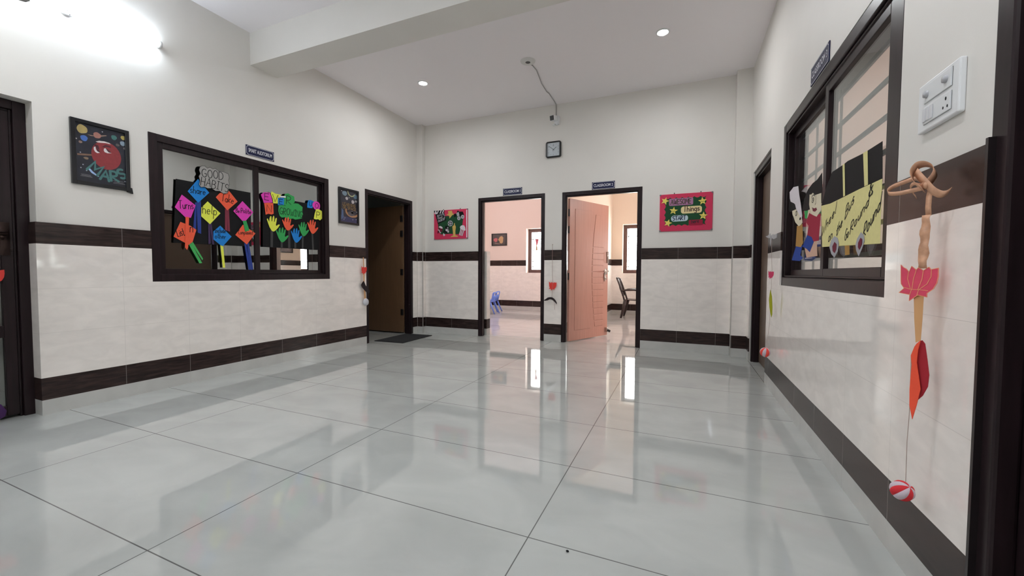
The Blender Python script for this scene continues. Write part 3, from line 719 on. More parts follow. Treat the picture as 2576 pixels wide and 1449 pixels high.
t.part('frame_clip', MB().poly(PL, [(1.762, 1.622), (1.796, 1.612), (1.79, 1.655), (1.768, 1.66)], 0, .02), frame_black)
t.part('picture_sheet', MB().poly(PL, [(1.47, 1.65), (1.762, 1.65), (1.762, 2.075), (1.47, 2.075)], .006, .009), mat('space_print', (.018, .02, .032), .25, noise=.35, nscale=9))
def pm(n, c): return mat('print_'+n, c, .35, noise=.12, nscale=45)
d1 = .0095; mb = MB()
mb.poly(PL, blob(1.645, 1.872, .086, .104, 32), d1, d1+.0003, pm('mars', (.26, .028, .035)))
d2 = d1+.0006
mb.poly(PL, [(1.585, 1.962), (1.605, 1.973), (1.635, 1.977), (1.662, 1.974), (1.672, 1.965), (1.64, 1.966), (1.615, 1.96), (1.595, 1.958)], d2, d2+.0002, pm('cap', (.7, .62, .62)))
dk = pm('mars_dark', (.07, .008, .02))
mb.poly(PL, [(1.575, 1.945), (1.60, 1.935), (1.605, 1.905), (1.588, 1.915), (1.578, 1.925)], d2, d2+.0002, dk); mb.poly(PL, [(1.618, 1.93), (1.64, 1.953), (1.67, 1.950), (1.672, 1.94), (1.645, 1.938)], d2, d2+.0002, dk)
mb.poly(PL, [(1.588, 1.915), (1.604, 1.90), (1.606, 1.885), (1.594, 1.884)], d2+.0001, d2+.0003, dk); mb.poly(PL, [(1.642, 1.928), (1.668, 1.91), (1.672, 1.898), (1.650, 1.90)], d2+.0001, d2+.0003, dk)
wh = pm('white', (.75, .7, .72))
mb.poly(PL, [(1.573, 1.915), (1.582, 1.925), (1.585, 1.905), (1.592, 1.892), (1.607, 1.884), (1.592, 1.878), (1.580, 1.884), (1.573, 1.90)], d2+.0004, d2+.0006, wh)
mb.poly(PL, [(1.631, 1.923), (1.640, 1.928), (1.648, 1.912), (1.657, 1.901), (1.676, 1.899), (1.65, 1.893), (1.634, 1.897), (1.629, 1.908)], d2+.0004, d2+.0006, wh)
for (cx, cy, rx, ry, c, n) in [(1.513, 2.03, .029, .032, (.42, .32, .12), 'ochre'), (1.522, 1.968, .020, .021, (.06, .15, .48), 'blueplanet'), (1.595, 2.010, .022, .022, (.36, .16, .13), 'ringed'), (1.692, 2.023, .017, .018, (.05, .17, .16), 'teal'),
                               (1.746, 2.037, .014, .016, (.45, .36, .10), 'gold'), (1.743, 1.992, .016, .018, (.25, .33, .42), 'icy'), (1.502, 1.935, .010, .009, (.3, .2, .17), 'rock'), (1.712, 1.972, .012, .010, (.09, .08, .08), 'rock2'), (1.754, 1.957, .008, .008, (.2, .18, .18), 'rock3'), (1.48, 1.953, .005, .005, (.3, .3, .3), 'rock4')]:
    mb.poly(PL, blob(cx, cy, rx, ry, 18, .05, int(cx*1e4)), d1, d1+.0003, pm(n, c))
mb.poly(PL, [(1.54, 2.0), (1.575, 2.003), (1.58, 1.998), (1.56, 1.995)], d1, d1+.0002, pm('ring', (.3, .2, .15))); mb.poly(PL, [(1.616, 2.016), (1.645, 2.026), (1.65, 2.022), (1.618, 2.008)], d1, d1+.0002, pm('ring', (.3, .2, .15)))
mb.poly(PL, [(1.482, 1.848), (1.56, 1.862), (1.562, 1.85), (1.484, 1.836)], d1, d1+.0002, pm('shelf', (.2, .11, .07))); mb.poly(PL, blob(1.53, 1.825, .014, .009, 12, .1), d1, d1+.0002, pm('rock5', (.22, .15, .1)))
mb.poly(PL, [(1.535, 1.754), (1.545, 1.76), (1.565, 1.735), (1.60, 1.705), (1.59, 1.703), (1.555, 1.725)], d1, d1+.0002, pm('comet', (.35, .5, .8)))
for a, b, l in [(1.50, 1.705, .05), (1.497, 1.692, .062), (1.503, 1.698, .05), (1.68, 1.694, .06), (1.685, 1.684, .055), (1.68, 1.676, .07)]: mb.stroke(PL, [(a, b), (a+l, b)], .003, d1+.0004, pm('caption', (.16, .16, .18)))
for a, b in [(1.512, 1.775), (1.53, 1.735), (1.50, 1.75), (1.50, 1.86), (1.625, 2.045), (1.75, 1.70)]: mb.poly(PL, blob(a, b, .004, .004, 8), d1, d1+.0003, pm('star', (.4, .42, .5)))
t.part('artwork', mb)
tealp = pm('lettering', (.055, .17, .17)); mb = MB()
for ch, (a, b, hh, ww, rr) in zip('MARS', [(1.578, 1.765, .080, .095, -.55), (1.633, 1.722, .072, .085, -.12), (1.690, 1.728, .072, .085, .08), (1.735, 1.757, .068, .085, .38)]):
    for q in G[ch][1]:
        pth = [((px-.3)*ww, (py-.5)*hh) for px, py in q]
        mb.stroke(PL, [(a+x*math.cos(rr)-y*math.sin(rr), b+x*math.sin(rr)+y*math.cos(rr)) for x, y in pth], .016, d1+.0008, tealp)
t.part('lettering', mb, label='teal letters reading MARS')

t = Thing('space_poster', 'small black framed space poster between the left window and door', 'poster', PL.p(4.055, 1.62, 0))
rframe(t, PL, 3.885, 4.225, 1.623, 2.083, .026, .022, frame_black)
t.part('picture_sheet', MB().poly(PL, [(3.90, 1.64), (4.21, 1.64), (4.21, 2.07), (3.90, 2.07)], .006, .009), mat('space_print_b', (.035, .033, .045), .25, noise=.4, nscale=9))
mb = MB()
for cx, cy, rx, ry, c, n in [(3.985, 2.015, .04, .03, (.17, .24, .30), 'p1'), (4.17, 2.0, .035, .03, (.08, .14, .20), 'p2'), (4.02, 1.955, .022, .020, (.5, .46, .47), 'p3'), (4.125, 1.925, .025, .024, (.5, .46, .47), 'p4'), (4.18, 1.94, .018, .014, (.35, .33, .33), 'p5'),
                             (4.09, 1.765, .055, .03, (.09, .08, .09), 'p6'), (4.11, 1.785, .016, .02, (.15, .14, .15), 'p7')]: mb.poly(PL, blob(cx, cy, rx, ry, 18, .05, int(cy*1e4)), d1, d1+.0003, pm(n, c))
mb.stroke(PL, arc(4.10, 2.05, .06, .055, 180, 330, 10), .014, d1+.0006, pm('arc_yellow', (.42, .42, .22)))
mb.stroke(PL, arc(4.115, 1.80, .11, .068, 170, 330, 12), .026, d1+.0001, pm('arc_gold', (.42, .21, .10)))
mb.poly(PL, [(3.92, 1.645), (4.19, 1.645), (4.19, 1.705), (4.1, 1.715), (3.99, 1.72), (3.92, 1.73)], d1, d1+.0003, pm('foot', (.035, .035, .10)))
mb.poly(PL, [(3.92, 1.67), (3.935, 1.82), (3.96, 1.79), (3.965, 1.70)], d1+.0004, d1+.0006, pm('side', (.08, .13, .26)))
for a, b in [(3.935, 2.04), (4.06, 1.97), (4.19, 1.80), (4.18, 1.70), (4.12, 1.69), (3.97, 1.68), (3.985, 1.70)]: mb.poly(PL, blob(a, b, .006, .006, 10), d1+.0006, d1+.0008, pm('dot', (.55, .55, .58)))
t.part('artwork', mb)
mb = MB(); gl = pm('gold_text', (.20, .12, .035))
hand(mb, PL, 'LEARNING', 3.95, 1.862, 4.165, 1.858, .034, 1, d1+.0006, .007, gl, .01, 3); hand(mb, PL, 'OF SPACE', 3.95, 1.820, 4.175, 1.812, .034, 1, d1+.0006, .007, gl, .01, 4)
t.part('lettering', mb)

# ------------------------------------------------------------------ papers on the left window
QL = Plane((-4.060, 0, 0), (0, 1, 0), (0, 0, 1), (1, 0, 0))
kR = 4.092/4.06
class QPlane(Plane):
    def p(s, a, b, d=0): return s.O+s.u*(a*kR)+s.v*(1+(b-1)*kR)+s.n*d
QR = QPlane((-4.092, 0, 0), (0, 1, 0), (0, 0, 1), (1, 0, 0))
TH = .0006
def cen(pts): return (sum(p[0] for p in pts)/len(pts), sum(p[1] for p in pts)/len(pts))
def sheet(name, label, cat, pl, pts, lv, M, group=None, extra=None):
    """a cut-out sheet of paper at layer lv; extra(t, mb-level) adds parts"""
    c = cen(pts); t = Thing(name, label, cat, pl.p(c[0], c[1], lv*.0022), group)
    t.part('paper', MB().poly(pl, pts, lv*.0022, lv*.0022+TH), M)
    if extra: extra(t, lv*.0022+TH+.0004)
    return t
def tails(strips, M, lv, pl=None):
    def f(t, d, pl=pl or QL):
        for s_ in strips: t.part('tail', MB().poly(pl, s_, lv*.0022, lv*.0022+TH), M)
    return f
def words(items, w, M=ink, pl=None):
    def f(t, d, pl=pl or QL):
        mb = MB()
        for i, (txt, a0, b0, a1, b1, h) in enumerate(items): hand(mb, pl, txt, a0, b0, a1, b1, h, 1, d, w, None, .03, i+7)
        t.part('lettering', mb, M)
    return f
def both(*fs):
    def f(t, d):
        for g in fs: g(t, d)
    return f
single('black_chart', MB().poly(QL, [(2.105, 1.80), (2.76, 1.80), (2.76, 1.255), (2.075, 1.247)], -.0022, -.0016), QL.p(2.43, 1.25, -.0022), 'black chart paper behind the paper kites on the left half of the left window', 'chart paper', P['black'])
sheet('paper_kite', 'blue paper kite reading share, just under the GOOD HABITS cloud', 'paper kite', QL, [(2.278, 1.835), (2.369, 1.727), (2.274, 1.62), (2.191, 1.708)], 1, P['blue'], 'paper kites of good habits',
      both(words([('share', 2.21, 1.702, 2.335, 1.700, .065)], .0055), tails([[(2.262, 1.63), (2.298, 1.64), (2.294, 1.342), (2.265, 1.35)], [(2.25, 1.62), (2.262, 1.62), (2.252, 1.352), (2.228, 1.36)]], mat('crepe_blue', (.012, .04, .26), .7), 0)))
sheet('paper_kite', 'pink paper kite reading turns, leftmost at mid height', 'paper kite', QL, [(2.143, 1.67), (2.25, 1.592), (2.209, 1.476), (2.166, 1.474), (2.087, 1.553)], 3, P['pink'], 'paper kites of good habits',
      both(words([('Turns', 2.118, 1.548, 2.232, 1.558, .07)], .0055), tails([[(2.166, 1.48), (2.194, 1.48), (2.187, 1.36), (2.181, 1.212), (2.171, 1.187), (2.156, 1.211), (2.163, 1.35)]], P['orange'], 4)))
sheet('paper_kite', 'yellow paper kite reading help in the middle of the board', 'paper kite', QL, [(2.352, 1.645), (2.462, 1.551), (2.368, 1.437), (2.295, 1.501), (2.299, 1.581)], 2, P['yellow'], 'paper kites of good habits',
      both(words([('help', 2.305, 1.532, 2.43, 1.532, .09)], .0055), tails([[(2.353, 1.45), (2.368, 1.45), (2.372, 1.26), (2.352, 1.252)], [(2.366, 1.45), (2.383, 1.45), (2.402, 1.25), (2.385, 1.25)]], mat('crepe_purple', (.045, .02, .085), .7), 1)))
sheet('paper_kite', 'orange paper kite reading take, right below the cloud title', 'paper kite', QL, [(2.541, 1.785), (2.626, 1.688), (2.527, 1.587), (2.425, 1.696), (2.46, 1.74)], 1, P['orange'], 'paper kites of good habits',
      both(words([('Take', 2.472, 1.672, 2.585, 1.662, .075)], .0055), tails([[(2.507, 1.60), (2.526, 1.60), (2.526, 1.39), (2.503, 1.399)], [(2.524, 1.60), (2.544, 1.61), (2.549, 1.385), (2.53, 1.39)]], mat('crepe_crimson', (.20, .02, .045), .7), 0)))
sheet('paper_kite', 'pink paper kite reading be polite, at the right edge of its pane', 'paper kite', QL, [(2.673, 1.7), (2.78, 1.604), (2.692, 1.497), (2.669, 1.502), (2.582, 1.589)], 2, P['pink'], 'paper kites of good habits',
      both(words([('Be', 2.605, 1.580, 2.64, 1.580, .045), ('Polite', 2.655, 1.582, 2.755, 1.584, .048)], .0055), tails([[(2.669, 1.505), (2.704, 1.51), (2.735, 1.414), (2.69, 1.398)]], P['green'], 4)))
sheet('paper_kite', 'orange paper kite reading listen, lowest on the left', 'paper kite', QL, [(2.128, 1.431), (2.205, 1.405), (2.252, 1.374), (2.22, 1.264), (2.188, 1.234), (2.073, 1.298)], 2, P['orange'], 'paper kites of good habits',
      both(words([('List', 2.105, 1.302, 2.158, 1.318, .07), ('n', 2.20, 1.352, 2.225, 1.352, .09)], .0055), tails([[(2.186, 1.245), (2.205, 1.26), (2.295, 1.075), (2.272, 1.072)], [(2.203, 1.255), (2.22, 1.268), (2.303, 1.115), (2.297, 1.10)]], mat('crepe_green', (.05, .42, .10), .7), 1)))
sheet('paper_kite', 'blue paper kite reading include other, low in the centre', 'paper kite', QL, [(2.457, 1.434), (2.56, 1.339), (2.478, 1.241), (2.457, 1.248), (2.394, 1.299), (2.396, 1.374)], 2, P['blue'], 'paper kites of good habits',
      both(words([('Include', 2.408, 1.365, 2.505, 1.37, .045), ('other', 2.408, 1.312, 2.505, 1.312, .05)], .0048), tails([[(2.456, 1.25), (2.481, 1.25), (2.495, 1.036), (2.474, 1.036)]], P['yellow'], 1)))
sheet('paper_kite', 'orange paper kite reading compliment, lowest on the right with a blue tail', 'paper kite', QL, [(2.672, 1.467), (2.799, 1.392), (2.708, 1.272), (2.596, 1.358)], 2, P['orange'], 'paper kites of good habits',
      both(words([('Compliment', 2.625, 1.368, 2.772, 1.378, .042)], .0042), tails([[(2.684, 1.285), (2.712, 1.285), (2.745, 1.02), (2.724, 1.015)], [(2.705, 1.285), (2.732, 1.29), (2.772, 1.02), (2.748, 1.015)]], mat('crepe_blue', (.012, .04, .26), .7), 0)))
cl = [(2.291, 1.945), (2.305, 1.958), (2.33, 1.963), (2.352, 1.948), (2.375, 1.962), (2.40, 1.952), (2.42, 1.962), (2.448, 1.945), (2.49, 1.947), (2.537, 1.938), (2.546, 1.905), (2.538, 1.875), (2.547, 1.84), (2.536, 1.81), (2.538, 1.775), (2.522, 1.748), (2.489, 1.740), (2.455, 1.758), (2.418, 1.752), (2.385, 1.770), (2.35, 1.763), (2.322, 1.772), (2.295, 1.762), (2.279, 1.785), (2.288, 1.82), (2.278, 1.858), (2.293, 1.885), (2.282, 1.915)]
def outline(pts, w, pl=QL):
    def f(t, d): t.part('outline', MB().stroke(pl, pts+[pts[0]], w, d), ink)
    return f
sheet('cloud_title', 'grey paper cloud reading GOOD HABITS on the left window', 'paper title', QL, cl, 5, P['grey'], None, both(outline(cl, .003), words([('GOOD', 2.305, 1.862, 2.49, 1.872, .072), ('HABITS', 2.292, 1.785, 2.53, 1.762, .075)], .0055)))

single('black_chart', MB().poly(QR, [(2.89, 1.762), (3.264, 1.799), (3.60, 1.80), (3.595, 1.264), (2.881, 1.26)], -.004, -.0034), QR.p(3.2, 1.26, -.004), 'black chart paper behind the paper hands on the right half of the left window', 'chart paper', P['black'])
def letter(label, ch, pts, M, lv, a0, b0, a1, h):
    sheet('paper_letter', label, 'paper letter', QR, pts, lv, M, 'ever growing paper letters', words([(ch, a0, b0, a1, b0, h)], .006, ink, QR))
letter('pink paper scrap with letter E, first of the word EVER', 'E', [(2.866, 1.798), (2.90, 1.83), (2.965, 1.837), (2.985, 1.79), (2.996, 1.738), (2.897, 1.718), (2.885, 1.755)], P['pink'], 1, 2.905, 1.755, 2.955, .068)
letter('yellow paper scrap with letter V, second of the word EVER', 'V', [(2.984, 1.855), (3.03, 1.838), (3.094, 1.839), (3.075, 1.785), (3.053, 1.736), (3.0, 1.731), (2.995, 1.78), (2.976, 1.825)], P['yellow'], 2, 2.99, 1.752, 3.055, .075)
letter('small blue paper square with letter E beside the yellow V', 'E', [(3.055, 1.8), (3.129, 1.806), (3.124, 1.733), (3.053, 1.718)], P['blue'], 3, 3.07, 1.735, 3.11, .055)
single('paper_strip', MB().poly(QR, [(3.065, 1.822), (3.145, 1.832), (3.147, 1.815), (3.09, 1.806)], .0088, .0094), QR.p(3.1, 1.81, .0088), 'small white paper strip above the blue letter square', 'paper strip', sign_white)
letter('green paper blob with letter R, last of the word EVER', 'R', [(3.134, 1.839), (3.15, 1.86), (3.182, 1.869), (3.215, 1.855), (3.256, 1.846), (3.263, 1.788), (3.24, 1.76), (3.221, 1.737), (3.124, 1.729)], P['green'], 2, 3.155, 1.752, 3.215, .09)
letter('orange paper scrap with letter N under the pink E', 'N', [(2.897, 1.715), (2.94, 1.728), (3.0, 1.731), (3.0, 1.68), (3.002, 1.619), (2.975, 1.607), (2.945, 1.612), (2.912, 1.597), (2.905, 1.66)], P['orange'], 3, 2.925, 1.635, 2.98, .07)
gp = [(3.065, 1.717), (3.10, 1.735), (3.14, 1.725), (3.18, 1.745), (3.221, 1.752), (3.26, 1.772), (3.306, 1.776), (3.335, 1.762), (3.365, 1.744), (3.36, 1.70), (3.368, 1.66), (3.354, 1.614), (3.31, 1.60), (3.268, 1.589), (3.235, 1.598), (3.20, 1.588), (3.169, 1.584), (3.14, 1.60), (3.10, 1.592), (3.074, 1.608), (3.06, 1.66)]
sheet('paper_title', 'green paper cloud reading GROWING above the hands', 'paper title', QR, gp, 1, P['green'], None, words([('GROWING', 3.075, 1.63, 3.36, 1.625, .072)], .006, ink, QR))
letter('blue paper scrap with letter U at the right of the board', 'U', [(3.447, 1.839), (3.48, 1.845), (3.525, 1.834), (3.51, 1.79), (3.50, 1.753), (3.46, 1.748), (3.427, 1.75), (3.43, 1.80)], P['blue'], 1, 3.455, 1.775, 3.495, .05)
letter('pink round paper scrap with letter O right of the blue U', 'O', blob(3.555, 1.79, .055, .052, 18, .03), P['pink'], 2, 3.535, 1.762, 3.58, .058)
letter('yellow paper scrap with letter P, lowest right letter', 'P', [(3.547, 1.748), (3.59, 1.752), (3.632, 1.736), (3.636, 1.69), (3.636, 1.649), (3.601, 1.621), (3.575, 1.632), (3.545, 1.625), (3.512, 1.63), (3.525, 1.69)], P['yellow'], 3, 3.55, 1.65, 3.60, .07)
HN = [(.46, 0), (.36, .04), (.2, .24), (.09, .48), (.0, .70), (.01, .77), (.06, .78), (.12, .68), (.18, .58), (.2, .80), (.26, .94), (.33, .97), (.36, .9), (.36, .64), (.41, .64), (.44, .86), (.50, 1.0), (.57, .99), (.59, .82), (.55, .62), (.60, .63), (.66, .82), (.73, .90), (.78, .86), (.75, .66), (.69, .43), (.75, .38), (.89, .48), (1.0, .50), (1.0, .44), (.86, .26), (.66, .08), (.54, .01)]
def palm(label, a0, a1, b0, b1, M, stem, lv):
    pts = [(a0+(a1-a0)*x, b0+(b1-b0)*y) for x, y in HN]
    def st(t, d): t.part('stem', MB().poly(QR, stem, .0002, .0008), P['dgrey'])
    sheet('paper_hand', label, 'paper hand', QR, pts, lv, M, 'paper hands on stems', st)
palm('yellow paper hand cut-out, leftmost hand', 2.928, 3.073, 1.430, 1.598, P['yellow'], [(2.968, 1.45), (2.998, 1.45), (2.991, 1.261), (2.963, 1.261)], 1)
palm('orange paper hand directly under the green GROWING cloud', 3.103, 3.243, 1.457, 1.605, P['orange'], [(3.175, 1.47), (3.203, 1.47), (3.20, 1.265), (3.172, 1.265)], 2)
palm('green paper hand low between the yellow and blue hands', 3.030, 3.178, 1.322, 1.485, P['green'], [(3.084, 1.34), (3.108, 1.34), (3.107, 1.263), (3.082, 1.263)], 1)
palm('blue paper hand, the only blue hand', 3.210, 3.350, 1.330, 1.495, P['blue'], [(3.251, 1.35), (3.276, 1.35), (3.275, 1.268), (3.25, 1.268)], 1)
palm('green paper hand higher up, right of the blue hand', 3.306, 3.445, 1.410, 1.577, P['green'], [(3.351, 1.43), (3.375, 1.43), (3.37, 1.267), (3.346, 1.267)], 2)
palm('orange paper hand, rightmost hand of the row', 3.427, 3.577, 1.450, 1.618, P['orange'], [(3.481, 1.47), (3.504, 1.47), (3.515, 1.263), (3.49, 1.263)], 1)

# ------------------------------------------------------------------ notice boards and clock on the back wall
def board(label, a0, a1, b0, b1, cat='notice board'):
    t = Thing('notice_board', label, cat, PB.p((a0+a1)/2, b0, 0))
    t.part('board_backing', MB().poly(PB, [(a0, b0), (a1, b0), (a1, b1), (a0, b1)], 0, .014), P['hotpink'], bevel=.003)
    e = .02
    for a, b in ((a0, b0), (a1, b0), (a1, b1), (a0, b1)):
        mb = MB().poly(PB, [(a-(e*.15 if a == a0 else e*.85), b-(e*.15 if b == b0 else e*.85)), (a+(e*.85 if a == a0 else e*.15), b-(e*.15 if b == b0 else e*.85)), (a+(e*.85 if a == a0 else e*.15), b+(e*.85 if b == b0 else e*.15)), (a-(e*.15 if a == a0 else e*.85), b+(e*.85 if b == b0 else e*.15))], .001, .016)
        t.part('corner_cap', mb, mat('grey_corner', (.17, .16, .18), .5), bevel=.004)
    for f in (.28, .78): t.part('hook', MB().tube([PB.p(a0+(a1-a0)*f, b1-.004, .006), PB.p(a0+(a1-a0)*f, b1+.016, .006)], .005, 8), hinge_m)
    return t
t = board('pink and green film themed notice board left of the classroom 1 doorway', -3.766, -3.140, 1.537, 2.004)
dd = .0145; e = .0008
t.part('board_ground', MB().poly(PB, [(-3.69, 1.80), (-3.63, 1.86), (-3.53, 1.91), (-3.46, 1.90), (-3.394, 1.93), (-3.21, 1.91), (-3.236, 1.739), (-3.27, 1.66), (-3.309, 1.605), (-3.45, 1.62), (-3.638, 1.615), (-3.68, 1.70)], dd, dd+e), P['bgreen'], label='dark green paper ground')
mb = MB().poly(PB, [(-3.742, 1.955), (-3.70, 1.965), (-3.575, 1.985), (-3.53, 1.84), (-3.69, 1.785)], dd+e, dd+2*e, P['black'])
mb.poly(PB, [(-3.765, 1.985), (-3.75, 2.003), (-3.56, 2.003), (-3.57, 1.968), (-3.735, 1.945)], dd+2*e, dd+3*e, P['black'])
for a in (-3.745, -3.70, -3.645, -3.60): mb.poly(PB, [(a-.012, 1.952), (a+.006, 1.952), (a+.03, 2.002), (a+.008, 2.002)], dd+3*e, dd+4*e, P['white'])
mb.poly(PB, [(-3.70, 1.95), (-3.72, 1.99), (-3.74, 1.965), (-3.735, 1.945)], dd+3*e, dd+4*e, P['white'])
hand(mb, PB, 'movie', -3.70, 1.905, -3.57, 1.93, .05, 1, dd+3.5*e, .006, P['silver'], .02, 3); hand(mb, PB, 'Best 2', -3.69, 1.865, -3.555, 1.885, .045, 1, dd+3.5*e, .007, P['silver'], .02, 4); hand(mb, PB, 'maker', -3.68, 1.812, -3.55, 1.85, .06, 1, dd+3.5*e, .007, P['silver'], .02, 5)
t.part('clapper', mb)
t.part('star', MB().poly(PB, [(-3.50, 1.985), (-3.425, 1.988), (-3.415, 1.945), (-3.37, 1.925), (-3.42, 1.915), (-3.47, 1.865), (-3.475, 1.91), (-3.53, 1.925), (-3.49, 1.945)], dd+e, dd+2*e), P['gold'])
mb = MB().poly(PB, [(-3.335, 1.965), (-3.315, 1.985), (-3.29, 1.965), (-3.225, 1.962), (-3.20, 1.90), (-3.293, 1.885)], dd+2*e, dd+3*e, P['black']); mb.poly(PB, [(-3.345, 1.945), (-3.30, 1.96), (-3.285, 1.90), (-3.325, 1.89)], dd+3*e, dd+4*e, P['silver']); mb.poly(PB, [(-3.39, 1.93), (-3.345, 1.94), (-3.343, 1.89), (-3.385, 1.883)], dd+3*e, dd+4*e, P['black'])
for a, b in ((-3.296, 1.860), (-3.228, 1.880)):
    mb.poly(PB, blob(a, b, .031, .031, 20), dd+4*e, dd+5*e, P['silver']); mb.poly(PB, blob(a, b, .008, .008, 10), dd+5*e, dd+6*e, P['dgrey'])
t.part('film_camera', mb)
mb = MB().poly(PB, blob(-3.456, 1.785, .046, .047, 24), dd+2*e, dd+3*e, P['silver'])
for k in range(5): mb.poly(PB, blob(-3.456+.025*math.cos(k*1.257+.6), 1.785+.025*math.sin(k*1.257+.6), .0105, .0105, 12), dd+3*e, dd+4*e, P['black'])
t.part('film_reel', mb)
mb = MB().poly(PB, [(-3.455, 1.568), (-3.31, 1.568), (-3.33, 1.585), (-3.36, 1.592), (-3.362, 1.66), (-3.352, 1.72), (-3.36, 1.748), (-3.372, 1.752), (-3.370, 1.775), (-3.378, 1.790), (-3.388, 1.775), (-3.386, 1.752), (-3.405, 1.748), (-3.418, 1.73), (-3.408, 1.66), (-3.403, 1.592), (-3.43, 1.585)], dd+2*e, dd+3*e, P['gold'])
t.part('statuette', mb)
mb = MB().poly(PB, [(-3.278, 1.72), (-3.26, 1.74), (-3.23, 1.748), (-3.20, 1.742), (-3.18, 1.705), (-3.174, 1.665), (-3.19, 1.66), (-3.27, 1.69)], dd+2*e, dd+3*e, P['white']); mb.poly(PB, [(-3.265, 1.69), (-3.185, 1.665), (-3.235, 1.58), (-3.295, 1.598)], dd+e, dd+2*e, P['crimson'])
for k in range(3): mb.poly(PB, [(-3.268+k*.028, 1.69-k*.008), (-3.254+k*.028, 1.686-k*.008), (-3.277+k*.022, 1.59-k*.006), (-3.290+k*.022, 1.594-k*.006)], dd+3*e, dd+4*e, P['white'])
t.part('popcorn', mb)
mb = MB().poly(PB, [(-3.545, 1.755), (-3.475, 1.735), (-3.474, 1.635), (-3.53, 1.628), (-3.594, 1.655), (-3.56, 1.69)], dd+2*e, dd+3*e, P['black']); mb.poly(PB, [(-3.542, 1.702), (-3.48, 1.684), (-3.52, 1.662), (-3.544, 1.672)], dd+3*e, dd+4*e, P['white']); mb.poly(PB, [(-3.52, 1.655), (-3.48, 1.672), (-3.482, 1.640), (-3.50, 1.642)], dd+3*e, dd+4*e, P['white']); mb.poly(PB, blob(-3.502, 1.715, .012, .014, 12), dd+3*e, dd+4*e, P['silver'])
mb.poly(PB, [(-3.588, 1.635), (-3.548, 1.605), (-3.575, 1.584), (-3.59, 1.60)], dd+3*e, dd+4*e, P['white'])
t.part('bow_tie_figure', mb)
mb = MB().poly(PB, [(-3.675, 1.735), (-3.65, 1.752), (-3.625, 1.745), (-3.60, 1.725), (-3.602, 1.708), (-3.63, 1.712)], dd+2*e, dd+3*e, P['white']); mb.poly(PB, [(-3.66, 1.72), (-3.60, 1.706), (-3.61, 1.66), (-3.70, 1.63), (-3.70, 1.67)], dd+e, dd+2*e, P['maroon']); mb.stroke(PB, [(-3.685, 1.69), (-3.66, 1.68), (-3.655, 1.655), (-3.635, 1.642)], .012, dd+3*e, P['white'])
t.part('drink_cup', mb)

t.part('board_edge', MB().poly(PB, [(-3.163, 1.553), (-3.147, 1.553), (-3.147, 1.985), (-3.163, 1.985)], .0142, .0165), sign_white, label='bare white edge')
t = board('pink notice board reading AWESOME Things START here, right of classroom 2', -.297, .321, 1.543, 2.016)
sc = []
A, B, C_, D = -.242, .252, 1.606, 1.972
def scal(p, q, n, out):
    r = []
    for k in range(n):
        for j in range(6):
            s_ = (k+j/6)/n; amp = .018*abs(math.sin(PI*(j/6)))
            r.append((p[0]+(q[0]-p[0])*s_-out[0]*amp, p[1]+(q[1]-p[1])*s_-out[1]*amp))
    return r
sc = scal((A, C_), (B, C_), 7, (0, -1))+scal((B, C_), (B, D), 5, (1, 0))+scal((B, D), (A, D), 7, (0, 1))+scal((A, D), (A, C_), 5, (-1, 0))
t.part('board_ground', MB().poly(PB, sc, dd, dd+e), P['bgreen'], label='dark green paper ground with scalloped edge')
def rr(a0, a1, b0, b1, r, tilt=0):
    pts = arc(a1-r, b1-r, r, r, 0, 90, 5)+arc(a0+r, b1-r, r, r, 90, 180, 5)+arc(a0+r, b0+r, r, r, 180, 270, 5)+arc(a1-r, b0+r, r, r, 270, 360, 5)
    c = ((a0+a1)/2, (b0+b1)/2); return [(c[0]+(x-c[0])*math.cos(tilt)-(y-c[1])*math.sin(tilt), c[1]+(x-c[0])*math.sin(tilt)+(y-c[1])*math.cos(tilt)) for x, y in pts]
for nm, rc, M, txt, im, w_ in [('AWESOME', (-.185, .098, 1.868, 1.958, .014), P['lilac'], ('AWESOME', -.165, 1.883, .072, 1.886, .06), mat('ink_brown', (.09, .06, .05), .6), .011), ('Things', (-.042, .20, 1.761, 1.850, .03), P['cream'], ('Things', -.012, 1.783, .172, 1.790, .072), mat('ink_dark_brown', (.06, .025, .015), .6), .010),
                           ('START', (-.157, .043, 1.665, 1.742, .035), P['cyan'], ('START', -.138, 1.678, .015, 1.684, .052), mat('ink_navy', (.005, .012, .06), .6), .010), ('here', (.052, .213, 1.607, 1.677, .012), P['crimson'], ('here', .085, 1.632, .17, 1.640, .055), mat('ink_maroon', (.06, .005, .02), .6), .008)]:
    mb = MB().poly(PB, rr(*rc, tilt=.01), dd+e, dd+2*e, M)
    lab = t.part('word_label', mb, label='paper label reading '+nm)
    mt = MB(); hand(mt, PB, *txt, 1, dd+2.6*e, w_, None, .01, 5)
    t.part('lettering', mt, im, parent=lab)
for k, (a, b) in enumerate([(-.234, 1.933), (-.130, 1.802), (-.194, 1.648), (.205, 1.905), (.217, 1.722)]):
    ro = (.35, .15, .3, -.1, .1)[k]
    pts = [(a+(.052 if i % 2 == 0 else .022)*math.sin(i*PI/5+ro), b+(.052 if i % 2 == 0 else .022)*math.cos(i*PI/5+ro)) for i in range(10)]
    mb = MB().poly(PB, pts, dd+2*e, dd+6*e, P['byellow'])
    if k in (1, 3, 4): mb.stroke(PB, arc(a, b+.004, .016, .012, 200, 340, 6), .005, dd+6.5*e, P['olive'])
    t.part('paper_star', mb)

